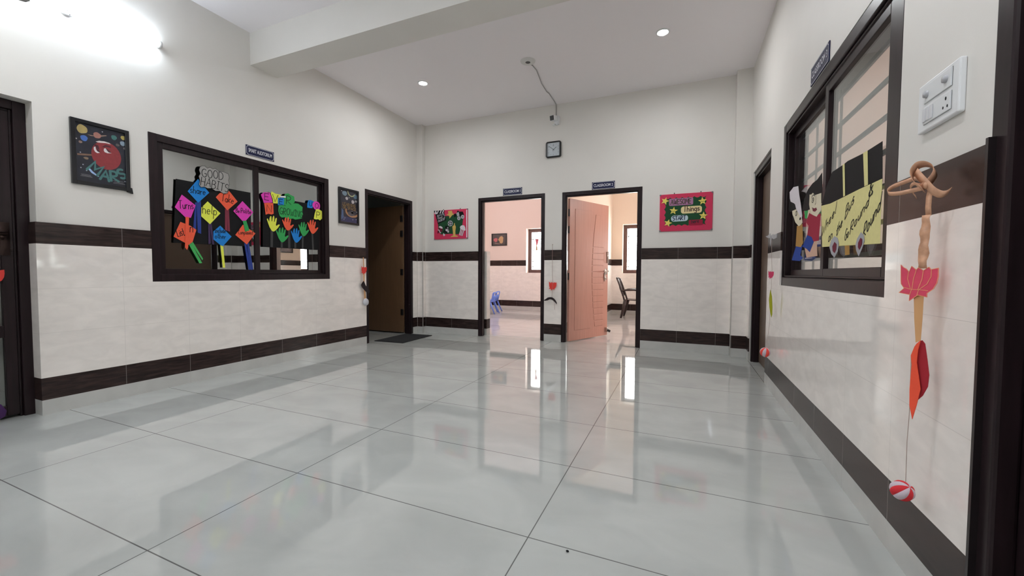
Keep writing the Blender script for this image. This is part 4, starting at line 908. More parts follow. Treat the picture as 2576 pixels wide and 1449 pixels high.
t = Thing('wall_clock', 'square black rimmed wall clock with white dial on the back wall', 'clock', PB.p(-1.741, 2.65, 0))
def rsq(a0, a1, b0, b1, r): return rr(a0, a1, b0, b1, r)
cx, cy = -1.741, 2.763; hw = .113
o_, i_ = rsq(cx-hw, cx+hw, cy-hw, cy+hw, .028), rsq(cx-.093, cx+.093, cy-.096, cy+.096, .012)
mb = MB(); n = len(o_)
for q, (dA, dB) in (((o_, i_), (.03, .03)),):
    for k in range(n):
        k2 = (k+1) % n
        mb.add([PB.p(*o_[k], 0), PB.p(*o_[k2], 0), PB.p(*o_[k2], .026), PB.p(*o_[k], .026)], [(0, 1, 2, 3)])
        mb.add([PB.p(*o_[k], .026), PB.p(*o_[k2], .026), PB.p(*i_[k2], .032), PB.p(*i_[k], .032)], [(0, 1, 2, 3)])
        mb.add([PB.p(*i_[k], .032), PB.p(*i_[k2], .032), PB.p(*i_[k2], .016), PB.p(*i_[k], .016)], [(0, 1, 2, 3)])
t.part('clock_rim', mb, black_pl)
t.part('clock_dial', MB().poly(PB, rsq(cx-.095, cx+.095, cy-.098, cy+.098, .012), .004, .017), mat('dial_white', (.55, .60, .64), .4))
mb = MB(); gm = mat('dial_grey', (.22, .25, .28), .5)
for k in range(12):
    a = k*PI/6; r_ = .078/max(abs(math.sin(a)), abs(math.cos(a))); r_ = min(r_, .09)
    mb.stroke(PB, [(cx+(r_-.012)*math.sin(a), cy+(r_-.012)*math.cos(a)), (cx+r_*math.sin(a), cy+r_*math.cos(a))], .004, .0176)
mb.stroke(PB, [(cx-.008, cy+.05), (cx+.008, cy+.05)], .006, .0176); mb.stroke(PB, arc(cx, cy+.064, .006, .006, 0, 360, 8), .003, .0176)
t.part('dial_marks', mb, gm)
t.part('minute_hand', MB().stroke(PB, [(cx+.014, cy-.012), (cx-.067, cy+.051)], .005, .0195), mat('hand_dark', (.03, .05, .055), .4))
t.part('hour_hand', MB().stroke(PB, [(cx-.01, cy-.008), (cx+.042, cy+.030)], .006, .0187), mat('hand_dark', (.03, .05, .055), .4))
t.part('second_hand', MB().stroke(PB, [(cx, cy), (cx-.007, cy-.027)], .004, .0192), mat('hand_dark', (.03, .05, .055), .4))

t = Thing('security_camera', 'small white security camera with a black face above the clock', 'camera', (-1.69, PBY, 3.15))
t.part('mount_box', MB().poly(PB, [(-1.722, 3.105), (-1.652, 3.105), (-1.652, 3.22), (-1.722, 3.22)], 0, .05), white_pl, bevel=.006)
fd = Vector((-.25, -.95, -.2)).normalized(); fr = Vector((.95, -.25, 0)).normalized(); fu = fr.cross(fd) if fr.cross(fd).z > 0 else -fr.cross(fd)
cc = Vector((-1.712, PBY-.10, 3.168))
t.part('camera_body', MB().obox(cc, fr, fd, fu, .036, .055, .036), white_pl, bevel=.012)
t.part('lens_face', MB().obox(cc+fd*.055, fr, fd, fu, .031, .004, .031), black_pl, bevel=.006, label='black lens face')
t.part('cable_plug', MB().tube([(-1.73, PBY-.05, 3.11), (-1.73, PBY-.05, 3.085)], .012, 10).tube([(-1.685, PBY-.04, 3.12), (-1.685, PBY-.04, 3.088)], .013, 10), white_pl, True)

# ------------------------------------------------------------------ switchboard on the right wall
t = Thing('switch_board', 'white switch and socket board on the right wall', 'switch board', PR.p(1.62, 1.45, 0))
A0, A1, B0, B1 = 1.537, 1.751, 1.455, 1.607
t.part('back_plate', MB().poly(PR, [(A0, B0), (A1, B0), (A1, B1), (A0, B1)], 0, .016), white_pl, bevel=.004)
for b0, b1 in ((1.541, 1.594), (1.475, 1.527)):
    mb = MB().poly(PR, [(1.569, b0), (1.710, b0), (1.710, b1), (1.569, b1)], .014, .020)
    mp = t.part('module_plate', mb, mat('module_white', (.74, .75, .76), .3), bevel=.001)
    t.part('module_gap', MB().stroke(PR, [(1.568, b0), (1.711, b0), (1.711, b1), (1.568, b1), (1.568, b0)], .0016, .0165), mat('gap_grey', (.12, .12, .12), .6), parent=mp)
def knob(a, b): t.part('regulator_knob', MB().lathe(PR.p(a, b, .02), (-1, 0, 0), [(0, .011), (.007, .010), (.008, 0)], 20), mat('knob_grey', (.42, .42, .44), .35), True)
knob(1.692, 1.565); knob(1.592, 1.569)
for k in range(3): t.part('switch_rocker', MB().poly(PR, [(1.707-k*.019-.016, 1.481), (1.707-k*.019, 1.481), (1.707-k*.019, 1.522), (1.707-k*.019-.016, 1.522)], .02, .0235), mat('rocker_white', (.66, .66, .69), .25), bevel=.002)
mb = MB()
for a, b, r_ in ((1.589, 1.512, .0045), (1.601, 1.489, .0035), (1.580, 1.488, .0035)): mb.poly(PR, blob(a, b, r_*.8, r_*1.2, 12), .0195, .0206)
t.part('socket_hole', mb, ink, label='black socket holes')

# ------------------------------------------------------------------ papers on the right window
class KPlane(Plane):
    k = 1.0
    def p(s, a, b, d=0): return s.O+s.u*(a*s.k)+s.v*(1+(b-1)*s.k)+s.n*d
BUS = KPlane((.7285, 0, 0), (0, 1, 0), (0, 0, 1), (-1, 0, 0)); BUS.k = .7285/.745
KID = KPlane((.742, 0, 0), (0, 1, 0), (0, 0, 1), (-1, 0, 0)); KID.k = .742/.745
t = Thing('paper_bus', 'yellow and black paper school bus on the right wall window', 'paper bus', BUS.p(2.52, 1.26, 0))
t.part('bus_body', MB().poly(BUS, [(2.921, 1.403), (2.761, 1.391), (2.569, 1.392), (2.363, 1.394), (2.127, 1.392), (2.125, 1.127), (2.268, 1.133), (2.55, 1.145), (2.878, 1.158)], .001, .0016), P['busyellow'])
t.part('bus_roof', MB().poly(BUS, [(2.921, 1.405), (2.84, 1.50), (2.749, 1.562), (2.586, 1.561), (2.524, 1.564), (2.326, 1.55), (2.141, 1.548), (2.127, 1.38), (2.5, 1.38), (2.9, 1.39)], 0, .0006), P['black'], label='black paper windows and roof')
for s_ in ([(2.588, 1.561), (2.560, 1.560), (2.538, 1.395), (2.563, 1.395)], [(2.330, 1.551), (2.282, 1.549), (2.264, 1.395), (2.302, 1.395)]): t.part('window_post', MB().poly(BUS, s_, .002, .0026), P['busyellow'])
for o_, i_ in (([(2.67, 1.203), (2.62, 1.19), (2.599, 1.160), (2.61, 1.12), (2.658, 1.088), (2.71, 1.11), (2.744, 1.150), (2.72, 1.185)], [(2.66, 1.172), (2.629, 1.158), (2.629, 1.13), (2.654, 1.112), (2.685, 1.125), (2.692, 1.150)]), ([(2.318, 1.192), (2.285, 1.175), (2.275, 1.150), (2.30, 1.115), (2.334, 1.082), (2.365, 1.11), (2.376, 1.138), (2.36, 1.165)], [(2.316, 1.166), (2.298, 1.158), (2.298, 1.135), (2.326, 1.112), (2.342, 1.125), (2.342, 1.145)])):
    wv = t.part('wheel', MB().poly(BUS, o_, .003, .0036), P['silver']); t.part('hub', MB().poly(BUS, i_, .0045, .005), P['maroon'], parent=wv)
t.part('tab', MB().poly(BUS, [(2.526, 1.15), (2.465, 1.147), (2.455, 1.095), (2.515, 1.095)], 0, .0006), P['mustard'])
mb = MB()
def hw(txt, a0, b0, a1, b1, h, sd):   # handwriting on the right wall runs towards -y
    rnd = random.Random(sd); tw = sum(G[c][0]+.14 for c in txt)-.14; x = 0
    for c in txt:
        cw, st = G[c]
        for q in st:
            mb.stroke(BUS, [(a0+(a1-a0)*(x+px)/tw-py*h*.25, b0+(b1-b0)*(x+px)/tw+py*h) for px, py in q], .0062, .0022)
        x += cw+.14
hw('Wheel', 2.90, 1.215, 2.665, 1.325, .062, 1); hw('on', 2.775, 1.178, 2.71, 1.195, .06, 2); hw('the', 2.65, 1.195, 2.565, 1.25, .06, 3); hw('Bus', 2.53, 1.275, 2.42, 1.345, .065, 4)
hw('Go', 2.525, 1.165, 2.475, 1.185, .055, 5); hw('Round', 2.455, 1.195, 2.25, 1.305, .055, 6); hw('&', 2.255, 1.335, 2.205, 1.35, .06, 7); hw('Round', 2.30, 1.155, 2.135, 1.27, .07, 8)
t.part('lettering', mb, ink)
t = Thing('paper_boy', 'paper cut-out child in a white cap and blue trousers on the right window', 'paper figure', KID.p(3.45, 1.3, 0), 'paper children on the right window')
t.part('hair', MB().poly(KID, [(3.712, 1.629), (3.77, 1.58), (3.765, 1.51), (3.70, 1.475), (3.619, 1.468), (3.50, 1.46), (3.50, 1.53), (3.60, 1.60)], 0, .0006), P['black'])
t.part('face', MB().poly(KID, [(3.622, 1.472), (3.508, 1.468), (3.342, 1.385), (3.325, 1.352), (3.36, 1.34), (3.418, 1.336), (3.517, 1.376), (3.57, 1.42), (3.61, 1.445)], .0012, .0018), P['skin'])
t.part('cap', MB().poly(KID, [(3.461, 1.626), (3.60, 1.645), (3.715, 1.629), (3.70, 1.58), (3.67, 1.549), (3.57, 1.522), (3.533, 1.507), (3.50, 1.47), (3.342, 1.38), (3.333, 1.40), (3.38, 1.49), (3.426, 1.557)], .0024, .003), P['white'])
mb = MB(); mb.stroke(KID, arc(3.495, 1.437, .028, .016, 0, 360, 10), .006, .0022); mb.stroke(KID, arc(3.49, 1.437, .008, .008, 0, 360, 8), .005, .0022); mb.poly(KID, blob(3.385, 1.385, .022, .010, 10), .002, .0023)
t.part('face_marks', mb, ink)
t.part('shirt', MB().poly(KID, [(3.47, 1.345), (3.40, 1.335), (3.328, 1.345), (3.297, 1.211), (3.346, 1.185), (3.49, 1.20)], .0006, .0012), P['mustard'])
t.part('trousers', MB().poly(KID, [(3.476, 1.208), (3.311, 1.198), (3.357, 1.13), (3.285, 1.109), (3.37, 1.09), (3.593, 1.102)], 0, .0006), P['royal'])
t = Thing('paper_girl', 'paper cut-out child with black hair and a red top on the right window', 'paper figure', KID.p(3.12, 1.3, 0), 'paper children on the right window')
t.part('hair', MB().poly(KID, [(2.93, 1.60), (3.025, 1.578), (3.12, 1.575), (3.222, 1.555), (3.30, 1.51), (3.341, 1.437), (3.25, 1.42), (3.0, 1.41), (2.90, 1.42)], 0, .0006), P['black'])
t.part('face', MB().poly(KID, [(3.172, 1.514), (3.14, 1.508), (3.10, 1.512), (3.06, 1.49), (2.93, 1.48), (2.92, 1.38), (3.007, 1.35), (3.095, 1.374), (3.150, 1.41), (3.175, 1.45)], .0012, .0018), P['skin'])
mb = MB(); mb.stroke(KID, arc(3.095, 1.465, .024, .014, 0, 360, 10), .005, .0022); mb.poly(KID, blob(3.09, 1.465, .008, .008, 8), .002, .0023); mb.stroke(KID, arc(3.09, 1.478, .036, .018, 20, 160, 8), .006, .0022); mb.stroke(KID, [(3.035, 1.485), (3.03, 1.435), (3.045, 1.43)], .004, .0022)
t.part('face_marks', mb, ink)
t.part('mouth', MB().poly(KID, [(3.105, 1.422), (3.06, 1.408), (3.02, 1.408), (3.0, 1.392), (3.04, 1.385), (3.085, 1.395)], .002, .0025), P['maroon'])
t.part('shirt', MB().poly(KID, [(3.17, 1.395), (3.049, 1.36), (2.93, 1.36), (2.95, 1.20), (3.106, 1.205), (3.202, 1.245), (3.179, 1.314), (3.237, 1.343)], .0006, .0012), P['crimson'])
t.part('skirt', MB().poly(KID, [(3.20, 1.255), (3.10, 1.235), (3.05, 1.20), (3.129, 1.140), (3.20, 1.165), (3.305, 1.186)], .0012, .0018), P['royal'])
t.part('legs', MB().poly(KID, [(3.26, 1.180), (3.13, 1.18), (3.05, 1.24), (3.0, 1.24), (2.97, 1.11), (3.203, 1.108)], 0, .0006), P['skin2'])
single('paper_scrap', MB().poly(KID, [(3.289, 1.432), (3.206, 1.418), (3.232, 1.365), (3.282, 1.376)], -.0014, -.0008), KID.p(3.25, 1.39, 0), 'bright green paper scrap between the two paper children', 'paper scrap', P['green'])

# ------------------------------------------------------------------ hanging festive strings beside the doors
LO = [(-.045, .054), (-.038, .046), (-.031, .042), (-.023, .032), (-.017, .049), (-.005, .038), (0, .045), (.012, .036), (.025, .046), (.03, .039), (.047, .043), (.0475, .02), (.045, 0), (.037, -.018), (.023, -.031), (.023, -.042), (.001, -.037), (-.02, -.056), (-.019, -.037), (-.047, -.032), (-.034, -.018), (-.042, -.005), (-.043, .004)]
VE = [[(-.036, -.015), (-.015, -.021), (.005, -.021), (.025, -.023)], [(-.024, .033), (-.026, .011), (-.018, -.018)], [(-.005, .038), (-.011, .011), (-.014, -.021)], [(.012, .036), (.010, .011), (.001, -.02)], [(.031, .039), (.031, .018), (.022, -.004), (.004, -.02)], [(-.015, -.022), (-.019, -.037)], [(.003, -.021), (-.001, -.037)]]
def lotus(t, pl, c, k, M, lines=True, name='lotus_flower'):
    f = t.part(name, MB().poly(pl, [(c[0]+x*k, c[1]+y*k) for x, y in LO], -.001, .001), M)
    if lines:
        mb = MB()
        for v in VE+[LO+[LO[0]]]: mb.stroke(pl, [(c[0]+x*k, c[1]+y*k) for x, y in v], .0016*k, .0018)
        t.part('petal_outline', mb, P['lotusline'], parent=f)
def strip(path, w, nrm=None, wv=None, M=None):
    """ribbon through 3-D points, width vectors wv (one or a list)"""
    mb = MB(); path = [Vector(p) for p in path]; n = len(path)
    ws = [Vector(q) for q in wv] if isinstance(wv, list) else [Vector(wv)]*n
    vs = []
    for p, q in zip(path, ws): vs += [p+q*w/2, p-q*w/2]
    mb.add(vs, [(2*i, 2*i+1, 2*i+3, 2*i+2) for i in range(n-1)])
    return mb
def solid(ob, th=.0008):
    m_ = ob.modifiers.new('thickness', 'SOLIDIFY'); m_.thickness = th; m_.offset = 0
    return ob
def smoothpath(pts, n=6):
    pts = [Vector(p) for p in pts]; out = []
    for i in range(len(pts)-1):
        p0, p1, p2, p3 = pts[max(i-1, 0)], pts[i], pts[i+1], pts[min(i+2, len(pts)-1)]
        for j in range(n):
            s_ = j/n; out.append(.5*((2*p1)+(p2-p0)*s_+(2*p0-5*p1+4*p2-p3)*s_*s_+(3*p1-p0-3*p2+p3)*s_**3))
    return out+[pts[-1]]
def ball(t, c, r, Ma, Mb, ax=Vector((.35, -.6, .75))):
    """felt ball made of lobes: alternating wedges around an upright axis"""
    n = 8; c = Vector(c); R = Vector((0, 0, 1)).rotation_difference(ax.normalized()).to_matrix()
    for part_i, M in ((0, Ma), (1, Mb)):
        mb = MB()
        for k in range(n):
            if k % 2 != part_i: continue
            a0, a1 = 2*PI*k/n, 2*PI*(k+1)/n; vs = []; m1, m2 = 6, 10
            for i in range(m1+1):
                for j in range(m2+1):
                    a = a0+(a1-a0)*i/m1; th = PI*j/m2; bul = 1-.10*abs(2*i/m1-1)**3
                    vs.append(c+R @ Vector((r*bul*math.sin(th)*math.cos(a), r*bul*math.sin(th)*math.sin(a), r*math.cos(th))))
            fs = [(i*(m2+1)+j, i*(m2+1)+j+1, (i+1)*(m2+1)+j+1, (i+1)*(m2+1)+j) for i in range(m1) for j in range(m2)]
            mb.add(vs, fs)
        t.part('ball' if part_i == 0 else 'ball_stripe', mb, M, True)

# the large one in the foreground, right wall
o3 = Vector((.645, 1.578, .976)); rv = Vector((.6, -.8, 0)); CP = Plane(o3, rv, (0, 0, 1), Vector((-.8, -.6, 0)))
t = Thing('hanging_ornament', 'large peach ribbon ornament with pink lotus hanging in the right foreground', 'hanging ornament', o3, 'festive strings hung beside the doors')
def cp3(pts, d): return [CP.p(a, b, dd_) for (a, b), dd_ in zip(pts, d)]
up_ = (0, 0, 1)
b1 = smoothpath(cp3([(.010, .272), (-.010, .296), (-.020, .325), (-.012, .347), (.003, .349), (.016, .336), (.021, .315), (.014, .292), (.004, .280)], [.012, .016, .012, .004, -.006, -.016, -.012, 0, .008]))
solid(t.part('bow_loop', strip(b1, .026, wv=[(CP.n*.7+Vector((.1, 0, .5))).normalized()]*len(b1)), ribbon_m, True))
b2 = smoothpath(cp3([(.006, .290), (-.022, .312), (-.055, .310), (-.082, .302), (-.088, .290), (-.078, .277), (-.048, .272), (-.020, .274), (.008, .278)], [.004, -.008, -.018, -.014, 0, .012, .016, .014, .006]))
solid(t.part('bow_loop', strip(b2, .013, wv=[(CP.n*.35+Vector((0, 0, .9))).normalized()]*len(b2)), ribbon_m, True))
b3 = smoothpath(cp3([(.004, .286), (-.010, .293), (-.019, .286), (-.021, .275), (-.016, .262), (-.013, .255)], [.01, .018, .016, .01, .004, .002]))
solid(t.part('bow_end', strip(b3, .010, wv=[(CP.n*.5+Vector((0, 0, .8))).normalized()]*len(b3)), ribbon_m, True))
b4 = smoothpath(cp3([(-.012, .330), (.004, .308), (.018, .286), (.030, .266), (.042, .254), (.052, .253), (.060, .260)], [.010, .014, .012, .008, .002, -.002, -.006]))
solid(t.part('bow_end', strip(b4, .022, wv=[(rv*.55+Vector((0, 0, .75))+CP.n*.25).normalized()]*len(b4)), ribbon_m, True))
t.part('bow_knot', MB().sphere(CP.p(.014, .284, .010), .008, None, 14, (.8, .8, 1.3)), ribbon_m, True)
zs_ = [.278, .25, .22, .196]; b5 = [CP.p(.019-(.278-z)*.03, z, .003*math.sin(z*60)) for z in zs_]
solid(t.part('ribbon_strip', strip(b5, .014, wv=rv), ribbon_m, True))
ps = []; ws = []
for i in range(15):
    z = .198-i*(.156/14); ps.append(CP.p(.0145-(.198-z)*.03, z, .003+.002*math.sin(i*1.7))); ws.append((rv+CP.n*.25*math.sin(i*1.1))*(1+.30*(1-abs(i/14-.6))))
solid(t.part('twisted_ribbon', strip(ps, .0185, wv=ws), ribbon_m, True))
t.part('ribbon_strip', MB().poly(CP, [(-.012, -.03), (.013, -.03), (.012, -.105), (.010, -.172), (-.002, -.18), (-.008, -.107)], -.004, -.003), stick_m, label='tan ribbon strip')
lotus(t, CP, (0, 0), 1.0, P['lotus'])
lf = [(.013, -.171), (.004, -.182), (-.001, -.192), (-.009, -.22), (-.006, -.247), (-.0085, -.323), (-.007, -.372), (.001, -.412), (.010, -.367), (.018, -.316), (.012, -.275), (.006, -.239), (.008, -.201)]
t.part('paper_leaf', MB().poly(CP, lf, .001, .003), P['leafred'], label='orange red leaf')
t.part('leaf_reflection', MB().poly(CP, [(.008, -.174), (.013, -.171), (.020, -.180), (.027, -.225), (.033, -.27), (.031, -.305), (.020, -.335), (.006, -.355), (-.002, -.28), (.002, -.22)], -.006, -.004), mat('leaf_reflection_red', (.36, .025, .035), .8, spec=.15), label='dark red flap standing in for the blurred reflection of the leaf')  # dark red flap painted in place of the leaf's reflection in the tile
t.part('thread', MB().tube([CP.p(-.009, -.22, .001), CP.p(-.008, -.389, 0), CP.p(-.011, -.489, 0), CP.p(-.010, -.610, 0)], .0011, 6), thread_m)
ball(t, CP.p(-.018, -.642, 0), .030, felt_red, felt_white)

# beside the far right door
o4 = Vector((.665, 3.85, .85)); rv4 = Vector((.5, -.866, 0)); DP = Plane(o4, rv4, (0, 0, 1), Vector((-.866, -.5, 0)))
t = Thing('hanging_ornament', 'string with silver bow, pink lotus and lime leaf beside the far right door', 'hanging ornament', o4, 'festive strings hung beside the doors')
silv = mat('silver_ribbon', (.50, .50, .51), .25, .3)
t.part('bow_loop', MB().poly(DP, [(-.078, .461), (-.052, .464), (-.028, .482), (-.016, .455), (-.022, .44), (-.05, .444)], .0, .006), silv, bevel=.002)
t.part('bow_loop', MB().poly(DP, [(-.02, .46), (-.004, .472), (.020, .468), (.045, .474), (.042, .44), (.010, .43), (-.016, .442)], -.003, .003), silv, bevel=.002)
t.part('bow_end', MB().poly(DP, [(-.022, .448), (-.008, .44), (-.012, .415), (-.020, .376), (-.026, .40)], .002, .005), silv)
t.part('thread', MB().tube([DP.p(-.010, .42, .001), DP.p(-.008, .30, 0), DP.p(-.003, .187, -.002), DP.p(-.004, .0, 0), DP.p(-.010, -.25, 0), DP.p(-.040, -.47, 0)], .0013, 6), thread_m)
lotus(t, DP, (-.010, .142), .62, P['lpink'], False)
t.part('paper_leaf', MB().poly(DP, [(-.008, .021), (-.016, -.02), (-.021, -.063), (-.014, -.12), (-.004, -.161), (.010, -.205), (.018, -.18), (.018, -.12), (.010, -.036)], .001, .003), P['lime'], label='lime green leaf')
ball(t, DP.p(-.048, -.502, 0), .040, felt_orange, felt_white, Vector((.1, -.25, .95)))

# between the two classroom doorways
HP = Plane((0, PBY-.035, 0), (1, 0, 0), (0, 0, 1), (0, -1, 0))
t = Thing('hanging_ornament', 'thin string with red lotus and black moustache between the classroom doorways', 'hanging ornament', HP.p(-1.737, .85, 0), 'festive strings hung beside the doors')
t.part('thread', MB().tube([HP.p(-1.737, 1.40, .0), HP.p(-1.737, 1.18, 0), HP.p(-1.735, .97, 0), HP.p(-1.727, .87, 0), HP.p(-1.735, .74, 0), HP.p(-1.742, .66, 0), HP.p(-1.70, .56, 0), HP.p(-1.697, .47, 0)], .0022, 6), mat('pinkish_thread', (.40, .25, .22), .7))
t.part('knot', MB().sphere(HP.p(-1.737, 1.405, .0), .007), thread_m, True)
lotus(t, HP, (-1.731, .81), 1.22, P['lred'], False)
t.part('moustache', MB().poly(HP, [(-1.868, .598), (-1.83, .622), (-1.80, .643), (-1.765, .649), (-1.735, .647), (-1.705, .63), (-1.68, .60), (-1.667, .575), (-1.664, .548), (-1.69, .575), (-1.72, .602), (-1.75, .617), (-1.775, .616), (-1.80, .602), (-1.835, .594)], .002, .006), P['maroon'] if False else mat('dark_felt', (.018, .009, .011), .8))

# left of the far left door
VP = Plane((XL+.03, 0, 0), (0, 1, 0), (0, 0, 1), (1, 0, 0))
t = Thing('hanging_ornament', 'peach ribbon string with red lotus and white disc left of the brown door', 'hanging ornament', VP.p(4.28, .9, 0), 'festive strings hung beside the doors')
t.part('ribbon_strip', MB().poly(VP, [(4.262, 1.20), (4.278, 1.20), (4.288, 1.04), (4.272, 1.04)], -.001, 0).poly(VP, [(4.270, .985), (4.292, .985), (4.29, .86), (4.27, .86)], -.001, 0).poly(VP, [(4.275, .79), (4.30, .76), (4.318, .62), (4.282, .62)], -.001, 0), stick_m)
lotus(t, VP, (4.283, 1.022), 1.05, P['lred'], False)
t.part('paper_leaf', MB().poly(VP, [(4.266, .879), (4.24, .855), (4.219, .827), (4.228, .80), (4.27, .762), (4.32, .722), (4.36, .705), (4.384, .727), (4.383, .745), (4.34, .775), (4.30, .82), (4.28, .86)], .003, .007), mat('dark_felt', (.018, .009, .011), .8), label='dark brown curved leaf')
t.part('pendant', MB().lathe(VP.p(4.308, .587, 0), (1, 0, 0), [(-.02, 0), (-.018, .035), (0, .052), (.012, .046), (.02, .02), (.022, 0)], 28), mat('white_foam', (.62, .63, .68), .6), True, label='white disc pendant')

# on the front left door
EP = Plane((-4.135, 0, 0), (0, 1, 0), (0, 0, 1), (1, 0, 0))
t = Thing('hanging_ornament', 'string with red lotus and purple leaf on the front left door', 'hanging ornament', EP.p(1.09, .6, 0), 'festive strings hung beside the doors')
t.part('thread', MB().tube([EP.p(1.09, 1.12, 0), EP.p(1.09, .6, 0), EP.p(1.085, .09, 0)], .0016, 6), thread_m)
lotus(t, EP, (1.09, .955), 1.15, P['lred'], False)
t.part('paper_leaf', MB().poly(EP, [(1.075, .12), (1.105, .115), (1.128, .065), (1.12, .03), (1.09, .014), (1.06, .05)], .001, .004), mat('purple_felt', (.05, .012, .09), .8), label='purple leaf')

# ------------------------------------------------------------------ door mat
mb = MB(); pts = [(-4.095, 4.56), (-3.607, 4.585), (-3.632, 5.335), (-4.11, 5.31)]
FP = Plane((0, 0, 0), (1, 0, 0), (0, 1, 0), (0, 0, 1))
t = Thing('door_mat', 'flat black door mat in front of the open brown door', 'mat', (-3.85, 4.95, 0))
t.part('mat_base', MB().poly(FP, pts, .0005, .010), mat('mat_rubber', (.013, .013, .014), .85, bump=.5, bscale=150), bevel=.002)
inn = [(-4.065, 4.60), (-3.645, 4.622), (-3.668, 5.30), (-4.078, 5.275)]
t.part('mat_pile', MB().poly(FP, inn, .010, .0125), mat('mat_pile', (.020, .020, .022), .95, bump=1, bscale=400))

# ------------------------------------------------------------------ inside the classrooms
blue_pl = mat('blue_plastic', (.12, .21, .66), .3)
def kid_chair(label, x, y, rz, src=None):
    if src:
        r = src.o.copy(); COL.objects.link(r); r.location = (x, y, 0); r.rotation_euler.z = rz; r['label'] = label
        for ch in src.o.children: c2 = ch.copy(); COL.objects.link(c2); c2.parent = r
        return
    t = Thing('kids_chair', label, 'chair', (0, 0, 0), 'blue plastic kids chairs')
    # sitter faces -x; seat about 0.29 high
    mb = MB(); n = 8; prof = [(-.17, .285), (-.165, .297), (-.10, .295), (0, .288), (.08, .287), (.115, .292)]
    def sheet_(prof, wfun, th):
        m_ = MB(); vs = []
        for i, (px, pz) in enumerate(prof):
            w_ = wfun(i/(len(prof)-1))
            for s_ in (-1, -.5, 0, .5, 1): vs.append((px, s_*w_, pz+.006*(abs(s_)**2)))
        fs = [(i*5+j, i*5+j+1, (i+1)*5+j+1, (i+1)*5+j) for i in range(len(prof)-1) for j in range(4)]
        return m_.add(vs, fs)
    solid(t.part('seat', sheet_(prof, lambda s_: .145-.01*s_, .01), blue_pl, True), .012)
    m_ = MB(); vs = []; bp_ = [(.115, .285), (.128, .33), (.142, .38), (.155, .44), (.168, .50), (.175, .53)]
    for i, (px, pz) in enumerate(bp_):
        w_ = .125 if i < 5 else .105
        for s_ in (-1, -.5, 0, .5, 1): vs.append((px-.018*abs(s_)**2, s_*w_, pz-.012*abs(s_)**3*(i == 5)))
    fs = [(i*5+j, i*5+j+1, (i+1)*5+j+1, (i+1)*5+j) for i in range(5) for j in range(4) if not (i == 3 and j in (1, 2))]
    solid(t.part('backrest', m_.add(vs, fs), blue_pl, True), .012)
    for sx, ex in ((-.11, -.155), (.075, .205)):
        for s_ in (-1, 1):
            t.part('leg', MB().tube([(sx, s_*.11, .29), ((sx*.6+ex*.4), s_*.122, .17), (ex, s_*.14, 0)], [.024, .019, .014], 8), blue_pl, True)
    t.o.location = (x, y, 0); t.o.rotation_euler.z = rz
    return t
kc = kid_chair('nearer small blue plastic chair at the table in classroom 1', -4.36, 8.86, 0)
kid_chair('farther small blue plastic chair behind the nearer one in classroom 1', -4.50, 9.33, 0, kc)
t = Thing('kids_table', 'low pale table edge beside the blue chairs in classroom 1', 'table', (-4.95, 8.83, 0))
t.part('table_top', MB().box(-5.45, -4.40, 8.5, 9.16, .525, .548), mat('pale_table', (.72, .66, .58), .3), bevel=.006)
for x in (-5.38, -4.52):
    for y in (8.57, 9.09): t.part('leg', MB().tube([(x, y, .53), (x, y, 0)], .017, 10), mat('table_leg', (.45, .40, .38), .35, .4), True)

t = Thing('framed_picture', 'dark framed picture on the far wall of classroom 1', 'picture', (-4.62, 10, 1.73))
QP = Plane((0, 10.0, 0), (1, 0, 0), (0, 0, 1), (0, -1, 0))
rframe(t, QP, -4.853, -4.395, 1.730, 2.062, .024, .02, frame_black)
mb = MB().poly(QP, [(-4.835, 1.75), (-4.41, 1.75), (-4.41, 2.045), (-4.835, 2.045)], .004, .008, mat('dark_print', (.05, .04, .04), .3, noise=.4, nscale=8))
mb.poly(QP, [(-4.66, 1.89), (-4.60, 1.98), (-4.54, 1.99), (-4.50, 1.95), (-4.51, 1.82), (-4.55, 1.79), (-4.60, 1.80), (-4.62, 1.86)], .009, .0094, pm('c1a', (.42, .26, .12))); mb.poly(QP, blob(-4.73, 1.89, .06, .055, 14, .1), .009, .0094, pm('c1b', (.42, .10, .11)))
mb.poly(QP, [(-4.76, 1.79), (-4.6, 1.77), (-4.6, 1.785), (-4.75, 1.81)], .009, .0094, pm('c1c', (.22, .14, .12)))
t.part('picture_sheet', mb)
t = Thing('framed_picture', 'framed print reflected in the left window from classroom 2', 'picture', (2.39, 8.25, 1.55))
SP = Plane((2.4, 0, 0), (0, 1, 0), (0, 0, 1), (-1, 0, 0))
rframe(t, SP, 8.05, 8.45, 1.55, 1.85, .024, .02, frame_black)
t.part('picture_sheet', MB().poly(SP, [(8.07, 1.57), (8.43, 1.57), (8.43, 1.83), (8.07, 1.83)], .004, .008), mat('grey_print', (.16, .12, .13), .3, noise=.5, nscale=14))
GP = Plane((0, 10.165, 0), (1, 0, 0), (0, 0, 1), (0, -1, 0))
t = Thing('window_pennant', 'pink paper pennant hanging in the classroom 1 window', 'decoration', GP.p(-3.60, 1.7, 0))
t.part('paper', MB().poly(GP, [(-3.645, 1.885), (-3.55, 1.885), (-3.565, 1.80), (-3.585, 1.74), (-3.62, 1.74), (-3.625, 1.80)], 0, .003), mat('pink_tissue', (.50, .10, .14), .7))
t.part('tassel', MB().poly(GP, [(-3.625, 1.74), (-3.60, 1.745), (-3.575, 1.61), (-3.61, 1.59), (-3.63, 1.60)], 0, .003), mat('tan_tissue', (.42, .24, .12), .7))

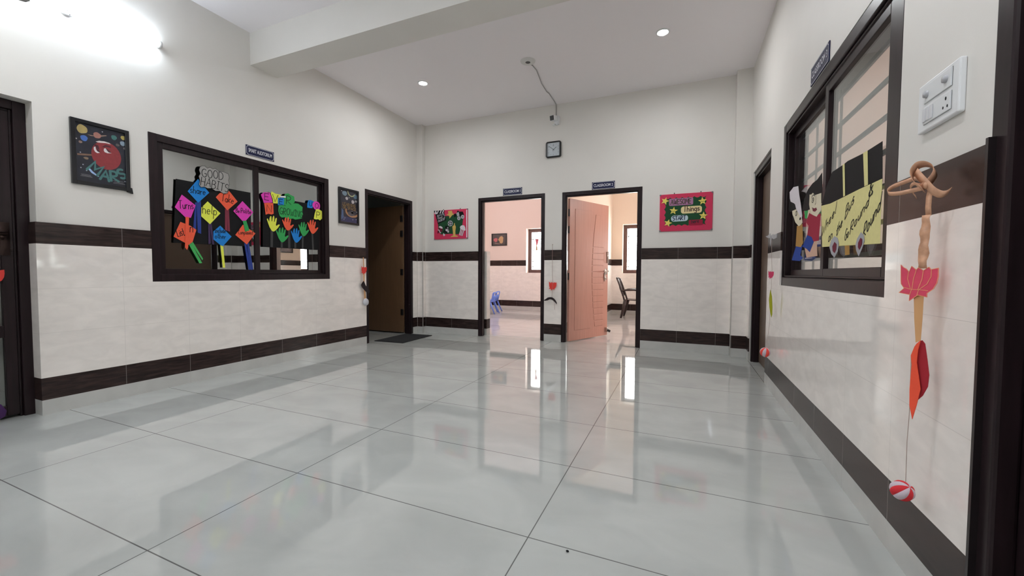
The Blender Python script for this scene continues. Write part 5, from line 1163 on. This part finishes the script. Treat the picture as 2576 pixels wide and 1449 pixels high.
# dark plastic armchair in classroom 2, sitter faces +x
choc = mat('chocolate_plastic', (.035, .018, .018), .25)
t = Thing('plastic_armchair', 'dark brown plastic armchair with lattice back in classroom 2', 'chair', (-.98, 9.45, 0))
yc, hw_ = 9.45, .24
m_ = MB(); vs = []; prof = [(-1.20, .41), (-1.10, .405), (-.98, .40), (-.85, .405), (-.76, .415), (-.735, .40)]
for px, pz in prof:
    for s_ in (-1, -.5, 0, .5, 1): vs.append((px, yc+s_*.23, pz-.012*(1-s_*s_)))
solid(t.part('seat', m_.add(vs, [(i*5+j, i*5+j+1, (i+1)*5+j+1, (i+1)*5+j) for i in range(5) for j in range(4)]), choc, True), .015)
mb = MB(); bpth = [(-1.20, .41), (-1.225, .50), (-1.265, .62), (-1.315, .76), (-1.36, .87)]
for s_ in (-1, 1): mb.tube([(px, yc+s_*(.225-.02*i/4), pz) for i, (px, pz) in enumerate(bpth)], .02, 8)
mb.tube([(-1.36, yc-.205, .87), (-1.385, yc-.1, .89), (-1.39, yc, .895), (-1.385, yc+.1, .89), (-1.36, yc+.205, .87)], .02, 8)
mb.tube([(-1.235, yc-.22, .50), (-1.255, yc, .50), (-1.235, yc+.22, .50)], .016, 8)
for k in range(7):
    y_ = yc-.18+k*.06
    mb.tube([(-1.245, y_, .50), (-1.30, y_+.03, .66), (-1.335, y_-.02, .78), (-1.375, y_, .88)], .009, 6); mb.tube([(-1.245, y_, .50), (-1.30, y_-.03, .66), (-1.335, y_+.02, .78), (-1.375, y_, .88)], .009, 6)
t.part('backrest', mb, choc, True)
for s_ in (-1, 1):
    mb = MB().tube([(-1.262, yc+s_*.235, .60), (-1.18, yc+s_*.262, .625), (-1.0, yc+s_*.27, .635), (-.84, yc+s_*.268, .63), (-.775, yc+s_*.262, .60), (-.755, yc+s_*.25, .50), (-.745, yc+s_*.24, .41)], [.018, .021, .022, .022, .02, .018, .018], 8)
    t.part('armrest', mb, choc, True)
    t.part('leg', MB().tube([(-1.17, yc+s_*.22, .41), (-1.21, yc+s_*.235, .22), (-1.265, yc+s_*.255, 0)], [.045, .034, .022], 8), choc, True)
    t.part('leg', MB().tube([(-.78, yc+s_*.22, .40), (-.75, yc+s_*.235, .22), (-.70, yc+s_*.25, 0)], [.045, .032, .022], 8), choc, True)

# ------------------------------------------------------------------ a crumb on the floor
single('crumb', MB().sphere((-.363, 1.375, .004), .006, None, 8, (1, .7, .6)), (-.363, 1.375, 0), 'tiny black crumb on the floor tile in the foreground', 'crumb', ink, smooth=True)
